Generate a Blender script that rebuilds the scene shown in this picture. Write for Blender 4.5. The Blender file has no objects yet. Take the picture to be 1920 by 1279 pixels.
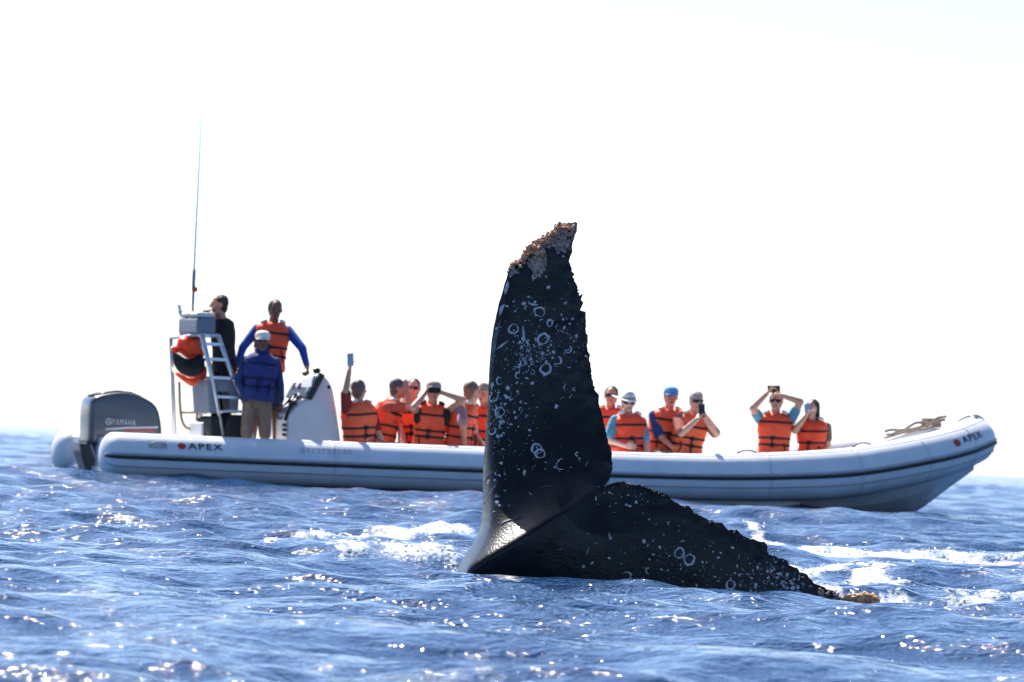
import bpy, bmesh, math, random
import numpy as np
from mathutils import Vector, Matrix, geometry

random.seed(7); rng = np.random.default_rng(11)
scene = bpy.context.scene
COL = scene.collection

# ------------------------------------------------------------------ camera
FPX = 12000.0                       # focal length in photograph pixels (1920 wide)
CAM_H = 0.75
ROLL = math.radians(2.88); PITCH = math.atan(205.0 / FPX)
CAM_M = Matrix.Rotation(math.radians(90) + PITCH, 3, 'X') @ Matrix.Rotation(ROLL, 3, 'Z')
cam = bpy.data.cameras.new('camera'); cam_o = bpy.data.objects.new('camera', cam); COL.objects.link(cam_o)
cam_o.matrix_world = Matrix.Translation((0, 0, CAM_H)) @ CAM_M.to_4x4()
cam.sensor_width = 36.0; cam.lens = FPX / 1920 * 36
cam.clip_start = 0.5; cam.clip_end = 30000
cam.dof.use_dof = True; cam.dof.focus_distance = 40.0; cam.dof.aperture_fstop = 9.0
scene.camera = cam_o
scene.render.resolution_x = 1024; scene.render.resolution_y = 682

# ------------------------------------------------------------------ sky, sun, exposure
SUN_EL, SUN_AZ = math.radians(50), math.radians(-27)     # azimuth from +Y (view direction), negative = left
SUN_DIR = Vector((math.sin(SUN_AZ) * math.cos(SUN_EL), math.cos(SUN_AZ) * math.cos(SUN_EL), math.sin(SUN_EL)))
world = bpy.data.worlds.new('World'); scene.world = world; world.use_nodes = True
wn = world.node_tree.nodes; wl = world.node_tree.links
sky = wn.new('ShaderNodeTexSky'); sky.sky_type = 'NISHITA'; sky.sun_disc = False
sky.sun_elevation = SUN_EL; sky.sun_rotation = SUN_AZ % (2 * math.pi)
sky.altitude = 0; sky.air_density = 0.65; sky.dust_density = 0.8; sky.ozone_density = 5.0
bg = wn['Background']; bg.inputs['Strength'].default_value = 0.10
wl.new(sky.outputs[0], bg.inputs['Color'])
sun = bpy.data.lights.new('sun', 'SUN'); sun.energy = 4.8; sun.angle = math.radians(0.53); sun.color = (1.0, 0.95, 0.87)
sun_o = bpy.data.objects.new('sun', sun); COL.objects.link(sun_o)
sun_o.rotation_euler = SUN_DIR.to_track_quat('Z', 'Y').to_euler(); sun_o.location = SUN_DIR * 50
vs = scene.view_settings
vs.view_transform = 'Standard'; vs.look = 'None'; vs.gamma = 1.0; vs.use_curve_mapping = False
vs.exposure = 1.12
cy = scene.cycles
cy.max_bounces = 6; cy.diffuse_bounces = 3; cy.glossy_bounces = 3; cy.transmission_bounces = 3
cy.caustics_reflective = False; cy.caustics_refractive = False
cy.sample_clamp_indirect = 4.0

# ------------------------------------------------------------------ helpers
def ray(px, py):
    return CAM_M @ Vector(((px - 960) / FPX, (639.5 - py) / FPX, -1.0))
def at(px, py, Y):
    """world point seen at photograph pixel (px,py) standing at distance Y"""
    d = ray(px, py); t = Y / d.y
    return Vector((d.x * t, Y, CAM_H + d.z * t))
def ground_at(px, py, z=0.0):
    d = ray(px, py); t = (z - CAM_H) / d.z
    return Vector((d.x * t, d.y * t, z))
M3 = np.array(CAM_M)
def to_px(P):
    q = (np.asarray(P, float) - np.array([0, 0, CAM_H])) @ M3
    return 960 + FPX * q[..., 0] / -q[..., 2], 639.5 - FPX * q[..., 1] / -q[..., 2]

def hash2(ix, iy, s=0):
    h = (ix.astype(np.int64) * 374761393 + iy.astype(np.int64) * 668265263 + s * 1442695041) & 0xFFFFFFFF
    h = ((h ^ (h >> 13)) * 1274126177) & 0xFFFFFFFF
    return ((h ^ (h >> 16)) & 0xFFFFFF) / float(0xFFFFFF)
def vnoise(x, y, s=0):
    x = np.asarray(x, float); y = np.asarray(y, float)
    ix = np.floor(x); iy = np.floor(y); fx = x - ix; fy = y - iy
    fx = fx * fx * (3 - 2 * fx); fy = fy * fy * (3 - 2 * fy)
    a = hash2(ix, iy, s); b = hash2(ix + 1, iy, s); c = hash2(ix, iy + 1, s); d = hash2(ix + 1, iy + 1, s)
    return (a * (1 - fx) + b * fx) * (1 - fy) + (c * (1 - fx) + d * fx) * fy
def fbm(x, y, s=0, o=4):
    v = 0; a = 0.5; t = 0
    for k in range(o):
        v = v + a * vnoise(np.asarray(x) * 2 ** k, np.asarray(y) * 2 ** k, s + k); t += a; a *= 0.5
    return v / t

def catmull(pts, n):
    pts = [np.array(p, float) for p in pts]
    P = [2 * pts[0] - pts[1]] + pts + [2 * pts[-1] - pts[-2]]
    out = []
    for i in range(1, len(P) - 2):
        for k in range(n):
            t = k / n
            out.append(0.5 * ((2 * P[i]) + (-P[i-1] + P[i+1]) * t + (2*P[i-1] - 5*P[i] + 4*P[i+1] - P[i+2]) * t*t
                              + (-P[i-1] + 3*P[i] - 3*P[i+1] + P[i+2]) * t**3))
    out.append(pts[-1]); return np.array(out)

MATS = {}
def mat(name, col, rough=0.5, var=0.12, scale=6.0, bump=0.0, bscale=40.0, metal=0.0, coat=0.0, spec=0.5, sss=0.0, obj=True):
    if name in MATS: return MATS[name]
    m = bpy.data.materials.new(name); m.use_nodes = True
    nt = m.node_tree; n = nt.nodes; l = nt.links; b = n['Principled BSDF']
    b.inputs['Roughness'].default_value = rough; b.inputs['Metallic'].default_value = metal
    b.inputs['Coat Weight'].default_value = coat; b.inputs['Coat Roughness'].default_value = 0.1
    b.inputs['Specular IOR Level'].default_value = spec
    if sss: b.inputs['Subsurface Weight'].default_value = sss; b.inputs['Subsurface Scale'].default_value = 1.0; b.inputs['Subsurface Radius'].default_value = (0.02, 0.008, 0.004)
    tc = n.new('ShaderNodeTexCoord')
    nz = n.new('ShaderNodeTexNoise'); nz.inputs['Scale'].default_value = scale; nz.inputs['Detail'].default_value = 5
    l.new(tc.outputs['Object'], nz.inputs['Vector'])
    r = n.new('ShaderNodeValToRGB'); r.color_ramp.elements[0].position = 0.3; r.color_ramp.elements[1].position = 0.7
    r.color_ramp.elements[0].color = (*[c * (1 - var) for c in col], 1); r.color_ramp.elements[1].color = (*[min(1, c * (1 + var)) for c in col], 1)
    l.new(nz.outputs['Fac'], r.inputs['Fac']); l.new(r.outputs['Color'], b.inputs['Base Color'])
    if bump:
        n2 = n.new('ShaderNodeTexNoise'); n2.inputs['Scale'].default_value = bscale; n2.inputs['Detail'].default_value = 4
        l.new(tc.outputs['Object'], n2.inputs['Vector'])
        bp = n.new('ShaderNodeBump'); bp.inputs['Strength'].default_value = bump; bp.inputs['Distance'].default_value = 0.02
        l.new(n2.outputs['Fac'], bp.inputs['Height']); l.new(bp.outputs['Normal'], b.inputs['Normal'])
    MATS[name] = m; return m

def tag(o, label=None, cat=None, group=None, kind=None):
    if label: o['label'] = label
    if cat: o['category'] = cat
    if group: o['group'] = group
    if kind: o['kind'] = kind
    return o
def link(o, parent=None):
    COL.objects.link(o)
    if parent is not None: o.parent = parent
    return o
def empty(name, loc=(0, 0, 0), parent=None):
    o = bpy.data.objects.new(name, None); o.location = loc; o.empty_display_size = 0.2
    return link(o, parent)

class MB:
    """collects shapes for one mesh"""
    def __init__(s): s.v = []; s.f = []; s.sm = []
    def add(s, v, f, smooth=True):
        o = len(s.v); s.v += [tuple(map(float, p)) for p in v]; s.f += [tuple(i + o for i in q) for q in f]; s.sm += [smooth] * len(f); return s
    def box(s, c, size, R=None, smooth=False):
        c = np.array(c, float); h = np.array(size, float) / 2; R = np.eye(3) if R is None else np.array(R)
        v = [c + R @ (h * np.array([x, y, z])) for z in (-1, 1) for y in (-1, 1) for x in (-1, 1)]
        return s.add(v, [(0,2,3,1),(4,5,7,6),(0,1,5,4),(2,6,7,3),(0,4,6,2),(1,3,7,5)], smooth)
    def rings(s, rings, caps=True, smooth=True):
        n = len(rings[0]); v = [p for r in rings for p in r]; f = []
        for i in range(len(rings) - 1):
            for j in range(n):
                a = i*n + j; b = i*n + (j+1) % n
                f.append((a, b, b + n, a + n))
        if caps:
            f.append(tuple(range(n))[::-1]); f.append(tuple((len(rings)-1)*n + j for j in range(n)))
        return s.add(v, f, smooth)
    def tube(s, pts, r, n=8, smooth=True):
        pts = [np.array(p, float) for p in pts]; k = len(pts)
        rr = r if hasattr(r, '__len__') else [r] * k
        T = [pts[min(i+1, k-1)] - pts[max(i-1, 0)] for i in range(k)]
        T = [t / (np.linalg.norm(t) + 1e-12) for t in T]
        u = np.cross(T[0], [0, 0, 1.0]);
        if np.linalg.norm(u) < 1e-3: u = np.cross(T[0], [1.0, 0, 0])
        rings = []
        for i in range(k):
            u = u - T[i] * np.dot(u, T[i]); u /= np.linalg.norm(u); w = np.cross(T[i], u)
            rings.append([pts[i] + rr[i] * (u * math.cos(a) + w * math.sin(a)) for a in np.linspace(0, 2*math.pi, n, endpoint=False)])
        return s.rings(rings, True, smooth)
    def capsule(s, p0, p1, r0, r1, n=10):
        p0 = np.array(p0, float); p1 = np.array(p1, float); d = p1 - p0; L = np.linalg.norm(d)
        if L < 1e-6: d = np.array([0, 0, 1.0]); L = 1e-6
        d = d / L; pts = []; rr = []
        for a in (-0.95, -0.7, -0.35): pts.append(p0 + d * r0 * a); rr.append(r0 * math.sqrt(1 - a*a))
        pts.append(p0); rr.append(r0); pts.append(p1); rr.append(r1)
        for a in (0.35, 0.7, 0.95): pts.append(p1 + d * r1 * a); rr.append(r1 * math.sqrt(1 - a*a))
        return s.tube(pts, rr, n)
    def ellipsoid(s, c, R, rad, n=14, m=9, fn=None):
        c = np.array(c, float); R = np.array(R); rings = []
        for i in range(m + 1):
            th = math.pi * (0.03 + 0.94 * i / m); ring = []
            for a in np.linspace(0, 2*math.pi, n, endpoint=False):
                d = np.array([math.sin(th)*math.cos(a), math.sin(th)*math.sin(a), -math.cos(th)])
                q = 1.0 if fn is None else fn(d)
                ring.append(c + R @ (d * np.array(rad) * q))
            rings.append(ring)
        return s.rings(rings)
    def build(s, name, m, parent=None, bevel=0.0, recalc=True):
        me = bpy.data.meshes.new(name); me.from_pydata(s.v, [], s.f); me.update()
        me.polygons.foreach_set('use_smooth', s.sm)
        if m: me.materials.append(m)
        if recalc:
            bm = bmesh.new(); bm.from_mesh(me); bmesh.ops.recalc_face_normals(bm, faces=bm.faces); bm.to_mesh(me); bm.free()
        o = link(bpy.data.objects.new(name, me), parent)
        if bevel:
            b = o.modifiers.new('bevel', 'BEVEL'); b.width = bevel; b.segments = 3; b.limit_method = 'ANGLE'; b.angle_limit = math.radians(35)
            me.polygons.foreach_set('use_smooth', [True] * len(me.polygons))
            w = o.modifiers.new('wn', 'WEIGHTED_NORMAL')
        return o

def poly_dist(P, line):
    """distance of points P (n,2) to a polyline (k,2)"""
    d = np.full(len(P), 1e9)
    for a, b in zip(line[:-1], line[1:]):
        a = np.array(a, float); ab = np.array(b, float) - a; L = ab @ ab + 1e-12
        t = np.clip(((P - a) @ ab) / L, 0, 1); d = np.minimum(d, np.hypot(*(P - a - t[:, None] * ab).T))
    return d
def inside(P, poly):
    c = np.zeros(len(P), bool); x, y = P.T; n = len(poly)
    for i in range(n):
        x0, y0 = poly[i]; x1, y1 = poly[(i + 1) % n]
        if y0 == y1: continue
        c ^= ((y0 > y) != (y1 > y)) & (x < (x1 - x0) * (y - y0) / (y1 - y0) + x0)
    return c
def fill(outline, step):
    """triangulate an outline with an interior grid; returns points, faces, count of outline points"""
    o = [tuple(p) for p in outline]; A = np.array(o); lo = A.min(0); hi = A.max(0)
    gx, gy = np.meshgrid(np.arange(lo[0], hi[0], step), np.arange(lo[1], hi[1], step * 0.87))
    gx[1::2] += step / 2
    G = np.stack([gx.ravel(), gy.ravel()], 1)
    G = G[inside(G, o)]; G = G[poly_dist(G, o + [o[0]]) > step * 0.55]
    V = [Vector(p) for p in o] + [Vector(p) for p in G]; n = len(o)
    r = geometry.delaunay_2d_cdt(V, [], [list(range(n))], 1, 1e-6)
    return np.array([tuple(p) for p in r[0]]), [tuple(f) for f in r[2]], r[3]
# ================================================================== THE SEA
def axis(segs):
    out = [segs[0][0]]
    for (a, b, s0, s1) in segs:
        x = out[-1]
        while x < b - 1e-6:
            t = (x - a) / (b - a); x = min(b, x + s0 + (s1 - s0) * t); out.append(x)
    return np.array(out)
_half = axis([(0.0175, 6.4, 0.035, 0.035), (6.4, 11.0, 0.035, 0.3), (11.0, 40.0, 0.5, 6.0), (40, 400, 10, 120)])
gu = np.concatenate([-_half[::-1], _half])
gy = axis([(-60, 8, 6.0, 1.0), (8, 16, 0.5, 0.06), (16, 50, 0.06, 0.07), (50, 100, 0.07, 0.14), (100, 300, 0.14, 0.9), (300, 2000, 1.0, 24), (2000, 14000, 40, 1200)])
fan = np.maximum(gy, 12.0) / 40.0                    # the grid widens with distance
GX = gu[None, :] * fan[:, None]; GY = np.repeat(gy[:, None], len(gu), 1)
rowstep = np.gradient(gy); colstep = np.gradient(gu)[None, :] * fan[:, None]
X = GX.copy(); Y = GY.copy(); Z = np.zeros_like(GX)
srng = np.random.default_rng(5)
NW = 96
lam = np.exp(np.linspace(math.log(0.22), math.log(9.0), NW)) * srng.uniform(0.94, 1.06, NW)
for L in lam:
    spread = 0.6 if L > 2 else 0.95
    th = math.radians(-112) + srng.normal(0, spread)
    k = 2 * math.pi / L
    steep = 0.029 * (1.0 if L < 1.1 else (1.1 / L) ** 0.55)
    A = steep / k; ph = srng.uniform(0, 6.283)
    wrow = np.clip((L / rowstep - 2.2) / 2.0, 0, 1)
    rows = np.where(wrow > 0)[0]
    if not len(rows): continue
    sl = slice(rows[0], rows[-1] + 1)
    wc = np.clip((L / colstep[sl] - 2.2) / 2.0, 0, 1)
    cols = np.where(wc.max(0) > 0)[0]; sc_ = slice(cols[0], cols[-1] + 1)
    ww = A * wrow[sl, None] * wc[:, sc_]
    p = k * (GX[sl, sc_] * math.cos(th) + GY[sl, sc_] * math.sin(th)) + ph
    s = np.sin(p); c = np.cos(p)
    if L < 1.2:        # short waves come in patches, as gusts leave them
        ww = ww * (0.4 + 1.2 * vnoise(GX[sl, sc_] * 0.45 + L * 7, GY[sl, sc_] * 0.16, 3))
    Z[sl, sc_] += ww * c; X[sl, sc_] -= ww * 0.85 * math.cos(th) * s; Y[sl, sc_] -= ww * 0.85 * math.sin(th) * s
# far chop
far = np.minimum(0.16 * rowstep, 0.22)[:, None] * np.clip((GY - 110) / 120, 0, 1)
ri = np.repeat(np.arange(len(gy))[:, None], len(gu), 1)
Z += far * (vnoise(GX / np.maximum(1.0, GY / 330), ri * 0.8, 41) - 0.5) * 2
def swell(Y):
    return 0.215 * np.exp(-((Y - 80) / 19.0) ** 2)
Z += swell(GY)
Z -= 0.125 * np.exp(-((GX - 2.15) / 0.75) ** 2 - ((GY - 37.3) / 3.5) ** 2) + 0.015 * np.exp(-((GX - 0.5) / 1.2) ** 2 - ((GY - 38) / 3.0) ** 2)

# ---- foam of the whale's wash: mask drawn as streaks on the water
PX, PY = to_px(np.stack([GX, np.maximum(GY, 1.0), np.zeros_like(GX)], -1))
foam = np.zeros_like(GX)
sel = (GY > 33) & (GY < 62) & (np.abs(GX) < 5.5)
P = np.stack([PX[sel], PY[sel] * 3.2], 1); fsum = np.zeros(len(P))
def streak(line, w, amt):
    global fsum
    d = poly_dist(P, [(a, b * 3.2) for a, b in line]); fsum = fsum + amt * np.exp(-(d / w) ** 2)
streak([(495, 1030), (560, 1020), (620, 1013), (760, 1012), (880, 1014)], 13, 0.99)
streak([(640, 1034), (720, 1038), (800, 1044), (880, 1042)], 40, 0.80)
streak([(560, 1040), (700, 1048), (860, 1062)], 22, 0.35)
streak([(400, 1020), (500, 1023)], 6, 0.58)
streak([(1400, 1010), (1440, 1030), (1480, 1042), (1560, 1050), (1660, 1052), (1760, 1060), (1930, 1075)], 13, 0.99)
streak([(1640, 1050), (1760, 1050), (1850, 1058), (1930, 1056)], 16, 0.87)
streak([(1420, 1072), (1500, 1078), (1580, 1072), (1640, 1068)], 18, 0.87)
streak([(1500, 1098), (1560, 1100), (1620, 1085), (1660, 1075)], 18, 0.84)
streak([(1640, 1108), (1700, 1112), (1800, 1122), (1930, 1130)], 12, 0.77)
streak([(1600, 1085), (1720, 1098), (1860, 1110), (1930, 1108)], 10, 0.58)
streak([(1780, 1138), (1850, 1142), (1930, 1160)], 14, 0.60)
streak([(1820, 1090), (1930, 1098)], 16, 0.58)
streak([(1540, 1122), (1620, 1126), (1680, 1122)], 7, 0.70)
streak([(1480, 1060), (1700, 1085), (1930, 1120)], 70, 0.30)
gxs, gys = GX[sel], GY[sel]
br = fbm(gxs * 6, gys * 1.1, 21, 5); br2 = fbm(gxs * 19, gys * 3, 31, 3)
fm = np.clip((fsum * 0.9 * (0.15 + 1.7 * br) - 0.40) * 2.2 + (br2 - 0.5) * 1.1 * np.clip(fsum * 3, 0, 1), 0, 1)
foam[sel] = fm
Z[sel] += 0.035 * fsum * (br - 0.4) + 0.018 * fm * (br2)
nv = X.size; ny, nx = X.shape
me = bpy.data.meshes.new('sea'); me.vertices.add(nv)
me.vertices.foreach_set('co', np.stack([X, Y, Z], -1).astype(np.float32).ravel())
idx = np.arange(nv).reshape(ny, nx)
q = np.stack([idx[:-1, :-1], idx[:-1, 1:], idx[1:, 1:], idx[1:, :-1]], -1).reshape(-1, 4)
me.loops.add(q.size); me.loops.foreach_set('vertex_index', q.ravel().astype(np.int32))
me.polygons.add(len(q)); me.polygons.foreach_set('loop_start', np.arange(0, q.size, 4, dtype=np.int32))
me.polygons.foreach_set('use_smooth', np.ones(len(q), bool))
me.update(); me.validate()
fa = me.attributes.new('foam', 'FLOAT', 'POINT'); fa.data.foreach_set('value', foam.astype(np.float32).ravel())

def sea_material():
    m = bpy.data.materials.new('sea_water'); m.use_nodes = True
    n = m.node_tree.nodes; l = m.node_tree.links; b = n['Principled BSDF']; out = n['Material Output']
    b.inputs['Base Color'].default_value = (0.004, 0.036, 0.105, 1); b.inputs['Roughness'].default_value = 0.06
    b.inputs['IOR'].default_value = 1.333
    tc = n.new('ShaderNodeTexCoord')
    def noise(scale, detail, rough=0.55, sy=1.0):
        mp = n.new('ShaderNodeMapping'); mp.inputs['Scale'].default_value = (1.0, sy, 1.0); l.new(tc.outputs['Object'], mp.inputs['Vector'])
        t = n.new('ShaderNodeTexNoise'); t.inputs['Scale'].default_value = scale; t.inputs['Detail'].default_value = detail
        t.inputs['Roughness'].default_value = rough; l.new(mp.outputs[0], t.inputs['Vector']); return t
    n1 = noise(5.0, 3, 0.6); n2 = noise(21.0, 2, 0.5)
    b1 = n.new('ShaderNodeBump'); b1.inputs['Strength'].default_value = 1.0; b1.inputs['Distance'].default_value = 0.05
    b2 = n.new('ShaderNodeBump'); b2.inputs['Strength'].default_value = 1.0; b2.inputs['Distance'].default_value = 0.039
    l.new(n1.outputs['Fac'], b1.inputs['Height']); l.new(n2.outputs['Fac'], b2.inputs['Height'])
    np_ = noise(1.7, 3, 0.6, 0.45); pr = n.new('ShaderNodeMapRange'); pr.inputs['From Min'].default_value = 0.42; pr.inputs['From Max'].default_value = 0.72; pr.inputs['To Min'].default_value = 0.22; pr.inputs['To Max'].default_value = 1.0
    l.new(np_.outputs['Fac'], pr.inputs['Value']); l.new(pr.outputs[0], b2.inputs['Strength'])
    l.new(b1.outputs['Normal'], b2.inputs['Normal']); l.new(b2.outputs['Normal'], b.inputs['Normal'])
    # foam
    fo = n.new('ShaderNodeBsdfPrincipled'); fo.inputs['Base Color'].default_value = (0.78, 0.80, 0.82, 1); fo.inputs['Roughness'].default_value = 0.6
    nf = noise(45.0, 4, 0.65); bf = n.new('ShaderNodeBump'); bf.inputs['Strength'].default_value = 0.9; bf.inputs['Distance'].default_value = 0.03
    l.new(nf.outputs['Fac'], bf.inputs['Height']); l.new(bf.outputs['Normal'], fo.inputs['Normal'])
    at_ = n.new('ShaderNodeAttribute'); at_.attribute_name = 'foam'
    nb = noise(30.0, 5, 0.7, 0.35)
    ma = n.new('ShaderNodeMath'); ma.operation = 'MULTIPLY_ADD'; ma.inputs[1].default_value = 2.6; ma.inputs[2].default_value = -1.38
    l.new(nb.outputs['Fac'], ma.inputs[0])
    ad = n.new('ShaderNodeMath'); ad.operation = 'ADD'; l.new(at_.outputs['Fac'], ad.inputs[0]); l.new(ma.outputs[0], ad.inputs[1])
    mr = n.new('ShaderNodeMapRange'); mr.inputs['From Min'].default_value = 0.10; mr.inputs['From Max'].default_value = 1.05; mr.inputs['To Max'].default_value = 0.9
    l.new(ad.outputs[0], mr.inputs['Value'])
    g = n.new('ShaderNodeMath'); g.operation = 'GREATER_THAN'; g.inputs[1].default_value = 0.002; l.new(at_.outputs['Fac'], g.inputs[0])
    mu = n.new('ShaderNodeMath'); mu.operation = 'MULTIPLY'; l.new(mr.outputs[0], mu.inputs[0]); l.new(g.outputs[0], mu.inputs[1])
    mx = n.new('ShaderNodeMixShader'); l.new(mu.outputs[0], mx.inputs[0]); l.new(b.outputs[0], mx.inputs[1]); l.new(fo.outputs[0], mx.inputs[2])
    l.new(mx.outputs[0], out.inputs['Surface'])
    return m
me.materials.append(sea_material())
sea_o = tag(link(bpy.data.objects.new('sea', me)), kind='structure')
# ================================================================== THE INFLATABLE BOAT
HEAD = math.radians(18)
XB = Vector((math.cos(HEAD), math.sin(HEAD), 0)); YB = Vector((-math.sin(HEAD), math.cos(HEAD), 0)); ZB = Vector((0, 0, 1))
_p0 = at(190, 895, 75.0)
HB = 1.15                                           # half distance between the tube centres
ORG = Vector((_p0.x, _p0.y, _p0.z)) + YB * HB       # stern, centre line, at the water
BM = Matrix(((XB.x, YB.x, 0, ORG.x), (XB.y, YB.y, 0, ORG.y), (0, 0, 1, ORG.z), (0, 0, 0, 1)))
def B(px, py, yb):
    """boat coordinates of what is seen at a pixel on the fore-and-aft plane yb"""
    d = ray(px, py); o = Vector((0, 0, CAM_H)) - ORG
    t = (yb - o.dot(YB)) / d.dot(YB); p = o + d * t
    return np.array((p.dot(XB), yb, p.z))
def dirB(deg):
    """horizontal direction in boat axes; 0 faces the camera, +90 faces right"""
    a = math.radians(deg); w = Vector((math.sin(a), -math.cos(a), 0))
    return np.array((w.dot(XB), w.dot(YB), 0))

M_TUBE = mat('tube_fabric', (0.72, 0.73, 0.74), 0.42, 0.08, 3.5, 0.10, 25)
M_SEAM = mat('seam_tape', (0.62, 0.63, 0.64), 0.5, 0.15, 20)
M_STRAKE = mat('black_rubber', (0.018, 0.018, 0.02), 0.5, 0.3, 9)
M_GREYS = mat('grey_rubber', (0.42, 0.43, 0.45), 0.5, 0.12, 9)
M_HULL = mat('hull_gelcoat', (0.66, 0.68, 0.70), 0.25, 0.06, 3)
M_WHITE = mat('white_gelcoat', (0.72, 0.73, 0.74), 0.3, 0.04, 4)
M_DECK = mat('deck', (0.72, 0.72, 0.71), 0.7, 0.1, 10, 0.2, 90)
M_COWL = mat('cowling_paint', (0.060, 0.068, 0.086), 0.28, 0.06, 3, coat=0.4)
M_LEG = mat('motor_leg', (0.018, 0.02, 0.026), 0.4, 0.2, 8)
M_ALU = mat('aluminium', (0.62, 0.64, 0.68), 0.32, 0.08, 20, metal=0.75)
M_VINYL = mat('grey_vinyl', (0.20, 0.22, 0.26), 0.5, 0.12, 6, 0.2, 30)
M_CREAM = mat('cream_vinyl', (0.75, 0.70, 0.62), 0.5, 0.08, 9)
M_BLACK = mat('black_plastic', (0.012, 0.012, 0.014), 0.4, 0.3, 12)
M_BLACKCLOTH = mat('black_cloth', (0.014, 0.015, 0.018), 0.85, 0.4, 25, 0.3, 80)
M_DIAL = mat('dial_glass', (0.30, 0.34, 0.40), 0.15, 0.2, 9)
M_RED = mat('red_print', (0.50, 0.045, 0.02), 0.5, 0.1)
M_INK = mat('black_print', (0.02, 0.02, 0.022), 0.5, 0.1)
M_PALEINK = mat('grey_print', (0.36, 0.40, 0.50), 0.5, 0.1)
M_SILVER = mat('silver_print', (0.55, 0.60, 0.66), 0.4, 0.05)
M_ORANGE = mat('orange_vest', (0.98, 0.105, 0.03), 0.6, 0.12, 14, 0.25, 45, sss=0.25)
M_ORANGES = [M_ORANGE, mat('orange_vest_faded', (0.98, 0.145, 0.05), 0.65, 0.14, 9, 0.3, 40, sss=0.25), mat('orange_vest_deep', (0.97, 0.085, 0.025), 0.6, 0.12, 16, 0.3, 50, sss=0.25)]
M_ROPE = mat('rope', (0.33, 0.25, 0.19), 0.85, 0.35, 60, 0.5, 120)
M_SUNLIT_ALU = mat('sunlit_gold_tube', (0.42, 0.27, 0.16), 0.4, 0.15, 20)  # sunlight on the far aluminium ladder, painted as a gold-brown colour

for m_ in M_ORANGES:
    b_ = m_.node_tree.nodes['Principled BSDF']; b_.inputs['Subsurface Weight'].default_value = 0.75; b_.inputs['Subsurface Radius'].default_value = (0.14, 0.03, 0.012); b_.inputs['Subsurface Scale'].default_value = 1.0
boat = empty('inflatable_boat'); boat.matrix_world = BM
tag(boat, 'long white inflatable tour boat with grey outboard motor carrying people in orange vests', 'boat')

# ---- tube path (starboard side is the one towards the camera)
_pts = [(212, 854, -HB), (500, 866, -HB), (900, 881, -HB), (1150, 890, -HB), (1350, 894.5, -HB), (1500, 892, -HB),
        (1590, 886, -1.13), (1670, 873, -1.05), (1735, 859, -0.90), (1783, 845, -0.66), (1812, 832, -0.36), (1822, 825, 0.0)]
_half = [B(*p) for p in _pts]
full = _half + [np.array((p[0], -p[1], p[2])) for p in _half[-2::-1]]
PATH = catmull(full, 10)
TR = 0.272
def frames(P):
    T = np.gradient(P, axis=0); T /= np.linalg.norm(T, axis=1)[:, None]
    O = np.cross(T, [0, 0, 1.0]); O /= np.linalg.norm(O, axis=1)[:, None]
    U = np.cross(O, T); return T, O, U
TT, TO, TU = frames(PATH)
S = np.concatenate([[0], np.cumsum(np.linalg.norm(np.diff(PATH, axis=0), axis=1))])
RAD = np.interp(PATH[:, 0], [0, 7.5, 9.0, 11.5], [TR, TR + 0.006, TR + 0.03, TR + 0.01])
def sweep(prof, i0=0, i1=None, closed=True):
    """prof: list of (angle, extra radius)"""
    i1 = len(PATH) if i1 is None else i1
    return [[PATH[i] + (RAD[i] + e) * (TO[i] * math.cos(a) + TU[i] * math.sin(a)) for a, e in prof] for i in range(i0, i1)]
circ = [(a, 0.0) for a in np.linspace(0, 2 * math.pi, 40, endpoint=False)]
rings = sweep(circ)
def dome(i, sgn):
    out = []
    for k in (0.25, 0.5, 0.72, 0.88, 0.97):
        r = RAD[i] * math.sqrt(1 - k * k); r = RAD[i] * (0.12 + 0.88 * r / RAD[i]); off = TT[i] * sgn * 0.16 * k
        out.append([PATH[i] + off + r * (TO[i] * math.cos(a) + TU[i] * math.sin(a)) for a, _ in circ])
    return out
mb = MB(); mb.rings(dome(0, -1)[::-1] + rings + dome(len(PATH) - 1, 1))
tube = mb.build('inflatable_tube', M_TUBE, boat)
def band(name, a0, a1, th, m, parent):
    a0, a1 = math.radians(a0), math.radians(a1); am = (a0 + a1) / 2
    prof = [(a0, -0.006), (a0 * 0.8 + am * 0.2, th * 0.9), (am, th), (a1 * 0.8 + am * 0.2, th * 0.9), (a1, -0.006)]
    def cap(i, sg, kk):
        out = []
        for k in kk:
            q = 0.12 + 0.88 * math.sqrt(1 - k * k)
            out.append([PATH[i] + TT[i] * sg * 0.16 * k + (RAD[i] * q + e) * (TO[i] * math.cos(a) + TU[i] * math.sin(a)) for a, e in prof])
        return out
    b = MB(); b.rings(cap(0, -1, (0.88, 0.72, 0.5, 0.25)) + sweep(prof) + cap(len(PATH) - 1, 1, (0.25, 0.5, 0.72, 0.88))); return b.build(name, m, parent)
band('rubbing_strake', -7, 1.5, 0.022, M_STRAKE, tube)
band('strake_lit_cap', 1.8, 9, 0.017, M_GREYS, tube)  # raised grey strake edge; its pale band also paints the lit top face
band('lower_strake', -27, -23, 0.010, M_GREYS, tube)
band('seam_tape', 64, 70, 0.003, M_TUBE, tube)

for frac in np.linspace(0.06, 0.94, 13):            # glued panel seams round the tube
    i_ = int(frac * (len(PATH) - 1)); b_ = MB(); ring_ = []
    for e_, d_ in ((0.0, -0.02), (0.0028, -0.018), (0.0028, 0.018), (0.0, 0.02)):
        ring_.append([PATH[i_] + TT[i_] * d_ + (RAD[i_] + e_) * (TO[i_] * math.cos(a) + TU[i_] * math.sin(a)) for a, _ in circ])
    b_.rings(ring_, caps=False); b_.build('seam_tape', M_SEAM, tube)
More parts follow.
